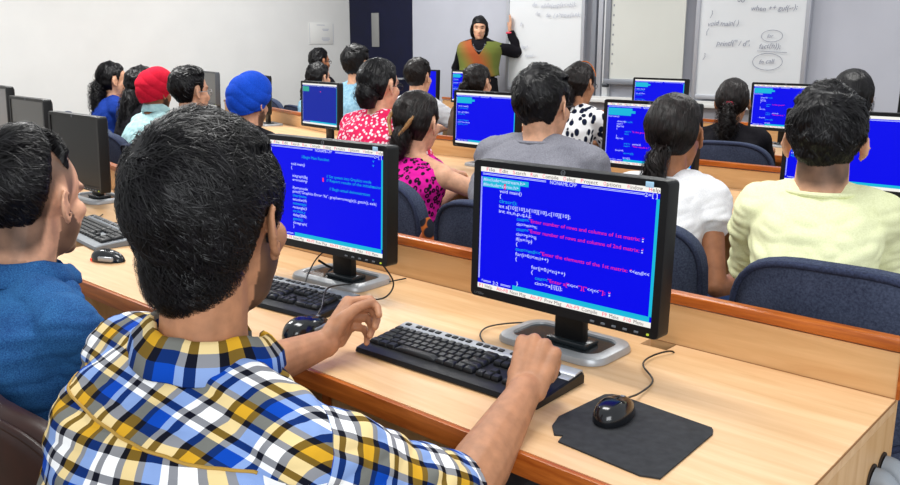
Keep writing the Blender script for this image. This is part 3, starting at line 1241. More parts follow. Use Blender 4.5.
def ear_prims(side, k=1.0):
    P = []
    out = []
    for i in range(15):     # helix curve
        a = math.radians(-150 + 285 * i / 14)
        y = -.004 - .017 * math.cos(a) * 1.0
        z = -.004 + .030 * math.sin(a)
        if z < -.004:
            y += .006 * min(1, (-.004 - z) / .03)
        x = .078 + .019 * (1 if y < -.004 else .25) * (1 - abs(z + .004) / .08)
        out.append((side * x, y, z))
    P.append(tube_vf(out, [.0036] * len(out), 8))
    P.append(ellipsoid((side * .084, -.006, -.004), (.0050, .019, .028), Matrix.Rotation(side * .55, 3, 'Z')))
    P.append(ellipsoid((side * .077, .008, -.008), (.006, .005, .009)))
    P.append(ellipsoid((side * .080, .003, -.034), (.005, .008, .009)))
    inner = [(side * (.083 + .003 * math.sin(i / 6 * math.pi)), -.004 - .008 * math.cos(math.radians(-90 + 180 * i / 6)), -.004 + .018 * math.sin(math.radians(-90 + 180 * i / 6))) for i in range(7)]
    P.append(tube_vf(inner, .0032, 8))
    return P


HL = np.array([(0, -.100), (38, -.098), (54, -.082), (63, -.045), (70, .0), (78, .036), (96, .042), (102, .012), (109, .0), (114, .03), (128, .062), (150, .075), (180, .078)])


def hair_mask(P, fade=0.0):
    az = np.degrees(np.arctan2(np.abs(P[:, 0]), -P[:, 1]))
    zl = np.interp(az, HL[:, 0], HL[:, 1])
    return P[:, 2] - zl


def xf_prim(prim, Mx):
    V, F = prim
    V = np.asarray(V, float)
    A = np.array(Mx.to_3x3())
    t = np.array(Mx.translation)
    return V @ A.T + t, F


def frame(loc, az, pitch=0, roll=0, k=1.0):
    return Matrix.Translation(loc) @ Matrix.Rotation(math.radians(az), 4, 'Z') @ Matrix.Rotation(math.radians(-pitch), 4, 'X') @ Matrix.Rotation(math.radians(roll), 4, 'Y') @ Matrix.Scale(k, 4)


def mesh_obj(name, V, F, mats, parent, smooth=True):
    me = bpy.data.meshes.new(name)
    V = np.asarray(V, float)
    if parent is not None:
        V = V - np.array(parent.location)
    if isinstance(F, np.ndarray) and F.shape[1] == 4:
        me.vertices.add(len(V)); me.vertices.foreach_set('co', V.astype(np.float32).ravel())
        me.loops.add(len(F) * 4); me.loops.foreach_set('vertex_index', F.astype(np.int32).ravel())
        me.polygons.add(len(F)); me.polygons.foreach_set('loop_start', np.arange(0, len(F) * 4, 4, dtype=np.int32))
        me.update(calc_edges=True)
        me.validate()
    else:
        me.from_pydata([tuple(v) for v in V], [], [tuple(int(i) for i in f) for f in F])
    if smooth:
        smooth_shade(me)
    return link(name, me, parent, mats)


def ribbons(roots, tang, nrm, L, W, Mx, steps=5, radf=None, sink=.0, rng=None):
    pass


def scalp_hair(Mx, parent, mat, th_top=.022, th_side=.016, th_nape=.006, n=2500, L=.04, w=.0022, seed=1, crown=(0, -.6, .8), mess=.35, lift=.010, lumps=.004, low=None, backlow=.35, name='hair', front=None, swirl=.5):
    """cap of hair plus strands, in head space, moved by Mx"""
    rng = np.random.default_rng(seed)
    off = low or 0.0

    def thick(D, P):
        top = np.clip(D[:, 2], 0, 1)
        nape = np.clip((-P[:, 2] - .01) / .07, 0, 1)
        t = th_side + (th_top - th_side) * top ** .7
        t = t * (1 - nape) + th_nape * nape
        if front:
            t = t + front * np.clip(D[:, 1], 0, 1) * np.clip(D[:, 2] - .3, 0, 1) * 1.6
        return t

    def surf(D, extra=0.0):
        r = head_rad(D)
        # hair hides the ellipsoid seams of the face: use cranium only
        P = D * r[:, None]
        mk = hair_mask(P) + off * (1 if off > 0 else np.interp(np.degrees(np.arctan2(np.abs(P[:, 0]), -P[:, 1])), [0, 35, 70], [backlow, backlow + .15, 1]))
        t = thick(D, P)
        edge = np.clip(mk / .022, 0, 1) ** .6
        azz = np.degrees(np.arctan2(np.abs(P[:, 0]), -P[:, 1]))
        edge = edge * np.where(P[:, 2] < .08, np.interp(azz, [60, 76, 98, 112], [1, .55, .45, .4]), np.interp(azz, [60, 110], [1, .8]))
        t = t * edge + lumps * wav(P, 95, seed) * edge + lumps * .5 * wav(P, 230, seed + 5) * edge
        rr = np.where(mk > 0, r + t + extra + .0015, r - .006)
        return rr, mk

    nn, mm = 150, 110
    th = np.linspace(.01, math.pi - .01, mm)
    ph = np.linspace(0, 2 * math.pi, nn, endpoint=False)
    T, Ph = np.meshgrid(th, ph, indexing='ij')
    D = np.stack([np.sin(T) * np.cos(Ph), np.sin(T) * np.sin(Ph), np.cos(T)], -1).reshape(-1, 3)
    rr, mk = surf(D)
    V = D * rr[:, None]
    F = []
    for i in range(mm - 1):
        a = i * nn + np.arange(nn)
        b_ = i * nn + (np.arange(nn) + 1) % nn
        F.append(np.stack([a, a + nn, b_ + nn, b_], 1))
    F = np.concatenate(F)
    keep = (mk[F] > -.012).any(1)
    F = F[keep]
    used = np.unique(F)
    remap = -np.ones(len(V), int)
    remap[used] = np.arange(len(used))
    V = V[used]
    F = remap[F]
    # strands
    c0 = np.array(crown) / np.linalg.norm(crown)
    S = []
    D = rng.normal(size=(n * 3, 3))
    D /= np.linalg.norm(D, axis=1)[:, None]
    rr, mk = surf(D)
    D = D[mk > .004][:n]
    n = len(D)
    hv = np.array(Mx.to_3x3())
    seg = 5
    Ls = L * rng.uniform(.6, 1.3, n)
    lif = lift * rng.uniform(-.2, 1.2, n)
    ang = rng.normal(0, mess, n)
    clump = .5 * wav(D, 14, seed + 9) * mess
    pts, sides = [], []
    d = D.copy()
    for s in range(seg + 1):
        tdir = d - (d @ c0)[:, None] * c0
        tdir = c0 * -1 + (d @ c0)[:, None] * d     # away from crown, tangent
        nl = np.linalg.norm(tdir, axis=1)[:, None]
        tdir = tdir / np.maximum(nl, 1e-3)
        sd = np.cross(d, tdir)
        aa = ang + clump + swirl * np.exp(-nl[:, 0] * 3)
        tdir = tdir * np.cos(aa)[:, None] + sd * np.sin(aa)[:, None]
        sd = np.cross(d, tdir)
        rr, mk_ = surf(d)
        rr = rr - .004 * (mk_ < .002)
        f = s / seg
        bulge = math.sin(math.pi * min(1, f * 1.1)) * .5 + f * .5
        r = rr + lif * bulge - .0015 * (1 - f)
        pts.append(d * r[:, None])
        wd = w * (1 - .85 * f ** 1.5)
        tw = rng.normal(0, .25, n)[:, None] if s == 0 else tw
        sdd = sd + d * tw
        sides.append(sdd / np.linalg.norm(sdd, axis=1)[:, None] * wd * .5)
        d = d + tdir * (Ls / seg / .1)[:, None]
        d /= np.linalg.norm(d, axis=1)[:, None]
    pts = np.array(pts)
    sides = np.array(sides)
    A = (pts + sides).transpose(1, 0, 2)
    Bv = (pts - sides).transpose(1, 0, 2)
    SV = np.stack([A, Bv], 2).reshape(-1, 3)
    idx = np.arange(n)[:, None] * (seg + 1) * 2 + np.arange(seg)[None] * 2
    SF = np.stack([idx, idx + 1, idx + 3, idx + 2], -1).reshape(-1, 4)
    allV = np.concatenate([V, SV])
    allF = np.concatenate([F, SF + len(V)])
    W_ = allV @ hv.T + np.array(Mx.translation)
    return mesh_obj(name, W_, allF, [mat], parent)


def lock(path, radii, n, w, seed, wave=.0, mat=None, parent=None, name='hair_tail', core=True, twist=0.3, flat=1.0):
    """a tail of hair following path (world points)"""
    rng = np.random.default_rng(seed)
    P = smooth_path(path, 8)
    m = len(P)
    rad = np.interp(np.linspace(0, 1, m), np.linspace(0, 1, len(radii)), radii)
    V, F = tube_vf(P, list(rad * .86), 14)
    V = np.array(V)
    V += wav(V, 120, seed)[:, None] * .0015
    Fq = np.array([f for f in F if len(f) == 4])
    allV, allF = [V], [Fq]
    base = len(V)
    PP = np.array([tuple(p) for p in P])
    tg = np.gradient(PP, axis=0)
    tg /= np.linalg.norm(tg, axis=1)[:, None]
    x = np.cross(tg, np.array([.3, .2, 1.0]))
    x /= np.linalg.norm(x, axis=1)[:, None]
    y = np.cross(x, tg)
    for i in range(n):
        a0 = rng.uniform(0, 6.28)
        s0 = int(rng.uniform(0, m * .6))
        s1 = min(m - 1, s0 + max(4, int(m * rng.uniform(.3, .6))))
        ids = np.arange(s0, s1 + 1)
        f = np.linspace(0, 1, len(ids))
        a = a0 + twist * rng.normal() * f + wave * np.sin(f * 9 + rng.uniform(0, 6)) * .5
        rr = rad[ids] * rng.uniform(.9, 1.08) + wave * .012 * np.sin(f * 12 + a0 * 3)
        c = PP[ids] + x[ids] * (np.cos(a) * rr)[:, None] + y[ids] * (np.sin(a) * rr)[:, None]
        sd = -x[ids] * np.sin(a)[:, None] + y[ids] * np.cos(a)[:, None]
        wd = (w * .5 * (1 - .8 * f))[:, None]
        v = np.stack([c + sd * wd, c - sd * wd], 1).reshape(-1, 3)
        k = np.arange(len(ids) - 1) * 2 + base
        allF.append(np.stack([k, k + 1, k + 3, k + 2], 1))
        allV.append(v)
        base += len(v)
    return mesh_obj(name, np.concatenate(allV), np.concatenate(allF), [mat or M['hair']], parent)


def hand_prims(W, f, tx, side, curls=(35, 40, 25), thumb=None, k=1.0, spread=1.0, palm_k=1.0):
    """W wrist, f finger direction, tx thumb-side direction. side +1 right hand, -1 left."""
    W, f, tx = Vector(W), Vector(f).normalized(), Vector(tx)
    tx = (tx - f * tx.dot(f)).normalized()
    u = f.cross(tx) if side < 0 else tx.cross(f)     # back of hand
    # right hand: palm down fingers forward, thumb to the left: tx=-x, f=+y -> tx x f = -z ; flip
    u = -u
    P = []
    offs = (.029, .009, -.011, -.029)
    fw = (.088, .092, .086, .076)
    segs = ((.043, .026, .021), (.047, .030, .022), (.043, .027, .021), (.034, .021, .019))
    rr = (.0092, .0095, .0090, .0080)
    if not isinstance(curls[0], (tuple, list)):
        curls = (curls,) * 4
    for i in range(4):
        kn = W + (f * fw[i] + tx * offs[i] * palm_k - u * (.004 if i in (0, 3) else 0)) * k
        P.append(capsule(W + tx * offs[i] * .62 * k - u * .002, kn, .0155 * k, .0118 * k, 12))
        P.append(capsule(W + (f * .03 + tx * offs[i] * .8 - u * .012) * k, kn - u * .007 * k, .012 * k, .0095 * k, 12))
        a, p = 0, kn
        sp = (offs[i] - .0) * 1.6 * spread
        fd = (f + tx * sp).normalized()
        for j in range(3):
            a += math.radians(curls[i][j])
            dr = fd * math.cos(a) - u * math.sin(a)
            q = p + dr * segs[i][j] * k
            r0 = rr[i] * (1, .95, .88)[j] * k
            r1 = rr[i] * (.95, .88, .76)[j] * k
            P.append(capsule(p, q, r0 * 1.03, r1, 12))
            p = q
    # thumb
    th = thumb or ((.030, .038, -.012), (.050, .066, -.020), (.060, .094, -.022))
    p = W + (tx * .012 + f * .012 - u * .006) * k
    r = .0175
    for j, (a, b_, c) in enumerate(th):
        q = W + (tx * a + f * b_ + u * c) * k
        r2 = (.0135, .0105, .0085)[j]
        P.append(capsule(p, q, r * k, r2 * k, 12))
        p, r = q, r2
    return P


def ik(S, T, l1, l2, pole):
    S, T = Vector(S), Vector(T)
    d = T - S
    L = min(d.length, (l1 + l2) * .995)
    dn = d.normalized()
    x = (l1 * l1 - l2 * l2 + L * L) / (2 * L)
    h = math.sqrt(max(l1 * l1 - x * x, 0))
    pl = Vector(pole)
    pl = (pl - dn * pl.dot(dn)).normalized()
    return S + dn * x + pl * h, S + dn * L


def torso_rings(P, N, rt, fw, grow, kx, ky, bow, lo=0.0, hi=1.0, prof=None, n=36):
    prof = prof or [(0, .168, .125), (.12, .170, .125), (.25, .158, .118), (.42, .150, .112), (.6, .162, .115), (.74, .176, .118), (.84, .174, .110), (.91, .150, .096), (.96, .112, .082), (1.0, .076, .068)]
    P, N = Vector(P), Vector(N)
    R = []
    for t, rx, ry in prof:
        if t < lo or t > hi:
            continue
        c = P.lerp(N, t) - fw * (bow * math.sin(math.pi * t))
        rx = rx * kx + grow
        ry = ry * ky + grow
        ring = []
        for j in range(n):
            a = 2 * math.pi * j / n
            ca, sa = math.cos(a), math.sin(a)
            e = .85
            ring.append(c + rt * (math.copysign(abs(ca) ** e, ca) * rx) + fw * (math.copysign(abs(sa) ** e, sa) * ry))
        R.append(ring)
    V = [tuple(p) for r in R for p in r]
    F = []
    for i in range(len(R) - 1):
        for j in range(n):
            k = (j + 1) % n
            F.append((i * n + j, i * n + k, (i + 1) * n + k, (i + 1) * n + j))
    F.append(tuple(range(n))[::-1])
    F.append(tuple((len(R) - 1) * n + j for j in range(n)))
    return V, F


def person(label, H, az=0, haz=None, hpitch=0, hroll=0, lean=.10, bow=.035, sex='m', k=1.0, skin='skin', hair=('short', {}), shirt='white_tee', sleeve=.55,
           handL=None, handR=None, vox=.006, trousers='jeans', chair=None, standing=False, beard=None, wid=1.0, fhL=None, fhR=None, wrinkle=.0055, collar=None,
           drop=.0, seed=1, neck_to=.128, group=None, gender_top=None, poleL=None, poleR=None, legs=True, tunic=0, neck_back=.02, grow=.010, armk=1.0, neck_k=1.0, armt=1.0, shave=0, roll=0, mesh_hook=None, ears=True, pel=None):
    H = Vector(H)
    haz = az if haz is None else haz
    fw = Matrix.Rotation(math.radians(az), 3, 'Z') @ Vector((0, 1, 0))
    rt = Matrix.Rotation(math.radians(az), 3, 'Z') @ Vector((1, 0, 0))
    up = Vector((0, 0, 1))
    rt = rt * math.cos(math.radians(roll)) - up * math.sin(math.radians(roll))
    hm = frame(H, haz, hpitch, hroll, k)
    N = H - up * neck_to * k - fw * neck_back * k
    if standing:
        P = Vector((N.x, N.y, N.z - .52 * k)) - fw * lean
    else:
        P = Vector((N.x, N.y, .56)) - fw * lean
    if pel:
        P = Vector(pel)
    kx = (1.06 if sex == 'm' else .9) * k * wid
    ky = (1.0 if sex == 'm' else .92) * k
    sw = (.170 if sex == 'm' else .150) * k * wid
    spine = (N - P).normalized()
    S = {}
    for sd in (-1, 1):
        S[sd] = N - spine * (.068 + drop) * k + rt * sd * sw + fw * .01
    root = empty('person', (P.x, P.y, 0), 0, label, 'person', group)
    l1, l2 = .275 * k * armk, .245 * k * armk
    prims = [torso_rings(P, N, rt, fw, -.008, kx, ky, bow)]
    prims.append(xf_prim((HEADV, HEADF), hm))
    if ears:
        for sd in (-1, 1):
            prims += [xf_prim(p, hm) for p in ear_prims(sd)]
    nk = (.054 if sex == 'm' else .045) * neck_k
    hb = hm @ Vector((0, -.022, -.045))
    prims.append(capsule(hb, N.lerp(hb, .25), nk * k, nk * k * 1.05))
    prims.append(capsule(N.lerp(hb, .3), N - spine * .03, nk * k * 1.05, nk * k * 1.22))
    arms = {}
    sleeves = []
    for sd, tgt, fh, pole in ((-1, handL, fhL, poleL), (1, handR, fhR, poleR)):
        if tgt is None:
            tgt = N + fw * .40 * k + rt * sd * .12 + up * (.79 - N.z)
            if standing:
                tgt = P + rt * sd * .22 + fw * .10 - up * .10
        pole = pole or (rt * sd * .22 - up * 1.0 - fw * .3)
        E_, Wr = ik(S[sd], tgt, l1, l2, pole)
        arms[sd] = (S[sd], E_, Wr)
        prims.append(capsule(N - spine * .035 + rt * sd * .05, S[sd], .046 * k, .050 * k))
        au = (.046 if sex == 'm' else .038) * armt
        prims.append(capsule(S[sd], E_, au * k * 1.05, au * k * .82))
        prims.append(capsule(E_, E_.lerp(Wr, .35), au * k * .84, au * k * .86))
        prims.append(capsule(E_.lerp(Wr, .35), Wr, au * k * .86, (.025 if sex == 'm' else .021) * k * (.5 + .5 * armt)))
        fh = fh or {}
        f = fh.get('f') or ((Wr - E_).normalized() * .6 + fw * .6 - up * .1)
        tx = fh.get('tx') or (-rt * sd * 1.0)
        prims += hand_prims(Wr, f, tx, sd, fh.get('curls', (30, 35, 20)), fh.get('thumb'), k * fh.get('k', 1) * (.95 if sex == 'm' else .88), fh.get('spread', 1.0))
        # sleeve
        g = grow + .004
        if sleeve > 0:
            s1 = min(sleeve, 1.0)
            e1 = S[sd].lerp(E_, s1)
            sleeves.append(capsule(N - spine * .033 + rt * sd * .05, S[sd], .046 * k + g, .052 * k + g))
            sleeves.append(capsule(S[sd], e1 - (E_ - S[sd]).normalized() * .02, .052 * k + g, au * k * .95 + g + .008))
            sleeves.append(tube_vf([S[sd].lerp(E_, s1 * .5), e1], [au * k + g, au * k + g + .010], 24))
            if sleeve > 1:
                q = E_.lerp(Wr, sleeve - 1)
                sleeves.append(capsule(E_, q, au * k * .9 + g, .026 * k + g + (au * .86 - .026) * (2 - sleeve)))
        else:
            sleeves.append(capsule(N - spine * .05 + rt * sd * .04, S[sd] - rt * sd * .03, .03 * k + g, .045 * k + g * .6))
    # legs
    legp = []
    if legs:
        for sd in (-1, 1):
            hip = P + rt * sd * .085
            if standing:
                kn = Vector((hip.x, hip.y, hip.z * .52)) + fw * .02
                an = Vector((kn.x, kn.y, .09))
            else:
                kn = Vector((hip.x, hip.y, .52)) + fw * .40 + rt * sd * .03
                an = Vector((kn.x, kn.y, .09)) - fw * .02
            prims.append(capsule(hip, kn, .070, .052)); prims.append(capsule(kn, an, .052, .036))
            prims.append(capsule(an, an + fw * .13 - up * .045, .036, .030))
            legp.append(capsule(hip, kn, .088, .066)); legp.append(capsule(kn, an, .066, .048))
        legp.append(ellipsoid(P - up * .01, (.165 * kx / k, .125, .095), Matrix.Rotation(math.radians(az), 3, 'Z')))
    if mesh_hook:
        prims += mesh_hook(hm, arms) or []
    me = union(prims, vox, 5, .5)
    C = get_co(me)
    # tint attribute by head-space position
    inv = hm.inverted()
    A = np.array(inv.to_3x3()); tt = np.array(inv.translation)
    Lc = C @ A.T + tt
    tint = np.zeros((len(C), 4), np.float32)

    def paint(mask, col, al):
        m_ = mask * al
        keep = m_ > tint[:, 3]
        tint[keep, :3] = lin(col)
        tint[keep, 3] = m_[keep]
    lc = Lc
    infront = (lc[:, 1] > .04) & (np.abs(lc[:, 0]) < .08) & (np.abs(lc[:, 2]) < .13)
    paint(infront * (np.exp(-(lc[:, 0] / .021) ** 4 - ((lc[:, 2] + .073) / .010) ** 4)), [.62, .30, .27], .75)
    for sx in (-1, 1):
        paint(infront * np.exp(-((lc[:, 0] - sx * .031) / .020) ** 4 - ((lc[:, 2] - .0225) / .0055) ** 4), [.06, .04, .04], .95)
        paint(infront * np.exp(-((lc[:, 0] - sx * .031) / .014) ** 4 - ((lc[:, 2] + .001) / .006) ** 4), [.10, .06, .05], .95)
    if beard:
        az_ = np.degrees(np.arctan2(np.abs(lc[:, 0]), lc[:, 1]))
        near = (np.linalg.norm(lc, axis=1) < .16)
        jaw = near * (lc[:, 2] < np.interp(az_, [0, 25, 50, 72, 80], [-.052, -.060, -.045, .0, .02])) * (az_ < 82) * (lc[:, 2] > -.135) * (lc[:, 1] > -.002)
        nz = .9 + .1 * wav(lc, 110, 3)
        paint(jaw * np.clip(nz, 0, 1), [.035, .028, .028], beard)
        mou = infront * np.exp(-(lc[:, 0] / .027) ** 4 - ((lc[:, 2] + .058) / .008) ** 4)
        paint(mou, [.04, .03, .03], beard)
    hm_ = hair_mask(lc) * (np.linalg.norm(lc, axis=1) < .135)
    if shave:
        hm_ = hm_ + .014
        paint((hm_ > 0) * np.clip(hm_ / .03, 0, 1) * np.clip(.9 + .08 * wav(lc, 120, 4), 0, 1), [.05, .042, .042], shave)
    C -= np.array(root.location)
    set_co(me, C)
    at = me.color_attributes.new('tint', 'FLOAT_COLOR', 'POINT')
    at.data.foreach_set('color', tint.ravel())
    smooth_shade(me)
    body = link('body', me, root, [M[skin]])
    body.name = 'body'
    # shirt
    sp = [torso_rings(P - spine * .03, N, rt, fw, grow, kx, ky, bow, 0, 1)] + sleeves
    if tunic:
        sp.append(torso_rings(P - up * tunic, P + up * .1, rt, fw, grow + .02, kx, ky * 1.05, 0, prof=[(0, .20, .16), (.5, .19, .14), (1, .165, .12)]))
    sme = union(sp, vox, 6, .5)
    C = get_co(sme)
    Nn = get_no(sme)
    if wrinkle:
        a3 = (1.0, 1.0, 1.7)
        C = C + Nn * (wav(C, 34, seed + 20, 8, a3) * wrinkle * .6 + np.abs(wav(C, 70, seed + 21, 6, a3)) * wrinkle * .45)[:, None]
    info = dict(P=P, N=N, rt=rt, fw=fw, spine=spine, S=S, arms=arms, hm=hm, root=root, C=C, k=k)
    C0 = C.copy()
    set_co(sme, C - np.array(root.location))
    smooth_shade(sme)
    sh = link('shirt', sme, root, [M[shirt]])
    info['shirt'] = sh
    info['C0'] = C0
    if collar:
        # crew-neck band
        cen = N + spine * .002
        ring = []
        for j in range(33):
            a = 2 * math.pi * j / 32
            ring.append(cen + rt * math.cos(a) * (nk * k * 1.22 + .012) + fw * math.sin(a) * (nk * k * 1.2 + .014) - spine * (.016 * max(0, math.sin(a))))
        b_ = B().tube(ring, .006, 8)
        o = b_.build('neckband', M[collar], root)
        o.data.transform(Matrix.Translation(-root.location))
    if legp:
        tm = union(legp, max(vox, .007), 4)
        Ct = get_co(tm)
        set_co(tm, Ct + get_no(tm) * (wav(Ct, 30, seed) * .003)[:, None] - np.array(root.location))
        smooth_shade(tm)
        link('trousers', tm, root, [M[trousers]])
        if not standing:
            shs = B()
            for sd in (-1, 1):
                an = P + rt * sd * .115 + fw * .38
                V, F = capsule((an.x, an.y, .045), (an.x + fw.x * .14, an.y + fw.y * .14, .04), .043, .038)
                shs.mesh([tuple(v) for v in V], F)
            so_ = shs.build('shoes', M['black'], root)
            so_.data.transform(Matrix.Translation(-root.location))
    if chair is not None:
        make_chair(chair[0], P.x + chair[1], P.y + chair[2], az + (chair[4] if len(chair) > 4 else 0), chair[3])
    st, kw = hair
    kw = dict(kw)
    if st == 'short':
        mt = kw.pop('mat', 'hair')
        scalp_hair(hm, root, M[mt], seed=seed, **kw)
    elif st == 'turban':
        turban(hm, root, M[kw['mat']], seed)
    return info


def turban(hm, root, mat, seed):
    nn, mm = 120, 70
    T, Ph = np.meshgrid(np.linspace(.01, 2.25, mm), np.linspace(0, 2 * math.pi, nn, endpoint=False), indexing='ij')
    D = np.stack([np.sin(T) * np.cos(Ph), np.sin(T) * np.sin(Ph), np.cos(T)], -1).reshape(-1, 3)
    c = np.array([0, -.012, .030]); r = np.array([.103, .122, .120])
    cen = np.array([0, -.008, .045])
    P = cen + D * np.array([.098, .116, .112])
    P[:, 1] += np.clip(P[:, 2] - .05, 0, 1) * .22
    # lower at the back, raised at the forehead
    az = np.arctan2(P[:, 1], np.abs(P[:, 0]) + 1e-6)
    P[:, 2] = np.where(P[:, 2] < .05, .05 + (P[:, 2] - .05) * np.interp(P[:, 1], [-.1, .0, .1], [1.45, .95, .25]), P[:, 2])
    # wrapped folds
    q = P[:, 2] * 1.0 + P[:, 1] * .55 + np.abs(P[:, 0]) * .45
    q2 = P[:, 2] * .8 - P[:, 1] * .9 + P[:, 0] * .2
    ridge = np.abs(np.sin(q * 42 + q2 * 9 + P[:, 0] * 14)) ** .5 * .0055
    ridge += (np.abs(np.sin(q2 * 40 + P[:, 0] * 22)) ** .6) * .0035
    P += D * ridge[:, None] + D * (wav(P, 30, seed) * .0025)[:, None]
    F = []
    for i in range(mm - 1):
        a = i * nn + np.arange(nn)
        b_ = i * nn + (np.arange(nn) + 1) % nn
        F.append(np.stack([a, a + nn, b_ + nn, b_], 1))
    F = np.concatenate(F)
    # close in the rim
    rim = P[-nn:] * np.array([.8, .8, 1]) + np.array([0, 0, .01])
    P = np.concatenate([P, rim])
    a = (mm - 1) * nn + np.arange(nn)
    b_ = (mm - 1) * nn + (np.arange(nn) + 1) % nn
    F = np.concatenate([F, np.stack([a, a + nn, b_ + nn, b_], 1)])
    W_ = P @ np.array(hm.to_3x3()).T + np.array(hm.translation)
    return mesh_obj('turban', W_, F, [mat], root)


def glasses(info, mat='black'):
    hm, root = info['hm'], info['root']
    b = B()
    for sx in (-1, 1):
        ring = [hm @ Vector((sx * .032 + .022 * math.cos(a), .101 - .25 * abs(sx * .032 + .022 * math.cos(a)) ** 1.0 * .35, -.002 + .016 * math.sin(a))) for a in np.linspace(0, 2 * math.pi, 22)]
        b.tube(ring, .0016, 6)
        b.tube([hm @ Vector((sx * .054, .094, .003)), hm @ Vector((sx * .080, .06, .006)), hm @ Vector((sx * .086, .0, .004)), hm @ Vector((sx * .084, -.018, -.01))], .0018, 6)
    b.tube([hm @ Vector((-.010, .102, .002)), hm @ Vector((.010, .102, .002))], .0016, 6)
    o = b.build('glasses', M[mat], root)
    o.data.transform(Matrix.Translation(-root.location))


def H_(x, y, top, k=1.0):
    return (x, y, top - .137 * k)


SHORT = ('short', {})
CH = 'blue-grey office chair '

# ---- main man in the plaid shirt -----------------------------------------
mainman = person('person with black hair in a blue, white and yellow plaid shirt, typing, nearest the camera',
                 (-.951, .601, 1.157), az=6, haz=22, hpitch=2, lean=.05, bow=.05, k=1.065, armt=1.14, skin='skin', shirt='plaid', sleeve=.97, vox=.0032,
                 trousers='brown_trouser', beard=.85, armk=1.09, neck_k=.94, wid=.90,
                 handR=Vector((-.822, 1.110, .803)), fhR=dict(f=Vector((-.24, .70, .62)), tx=Vector((-.92, -.3, .1)), curls=((80, 85, 40), (82, 85, 40), (84, 85, 40), (88, 85, 40)), spread=.2, k=1.08,
                                                              thumb=((.030, .035, -.022), (.036, .070, -.042), (.020, .088, -.052))),
                 handL=Vector((-1.275, 1.045, .797)), fhL=dict(f=Vector((-.28, .85, .45)), tx=Vector((.35, -.45, .8)), curls=((62, 60, 25), (74, 60, 30), (78, 60, 30), (80, 55, 25)), spread=.3, k=1.06,
                                                               thumb=((.030, .040, -.016), (.040, .072, -.034), (.036, .098, -.052))),
                 poleR=Vector((.35, -.3, -.9)), poleL=Vector((-.5, -.4, -.5)), wrinkle=.006, neck_to=.158, neck_back=.030, roll=9, hroll=-2,
                 chair=(CH + 'under the man in the plaid shirt', .05, -.03, .76),
                 hair=('short', dict(th_top=.020, th_side=.009, th_nape=.014, low=.026, n=22000, L=.032, w=.0014, mess=.5, lift=.008, lumps=.0022, crown=(-.25, -.62, .74), swirl=.9)), seed=3)

hm = mainman['hm']
lock([hm @ Vector((-.006, -.030, -.0)), hm @ Vector((-.010, -.036, -.045)), hm @ Vector((-.012, -.036, -.075)), hm @ Vector((-.012, -.032, -.094))], [.062, .064, .055, .036], 5000, .0014, 50, .25, M['hair'], mainman['root'], 'nape_hair', twist=.5)


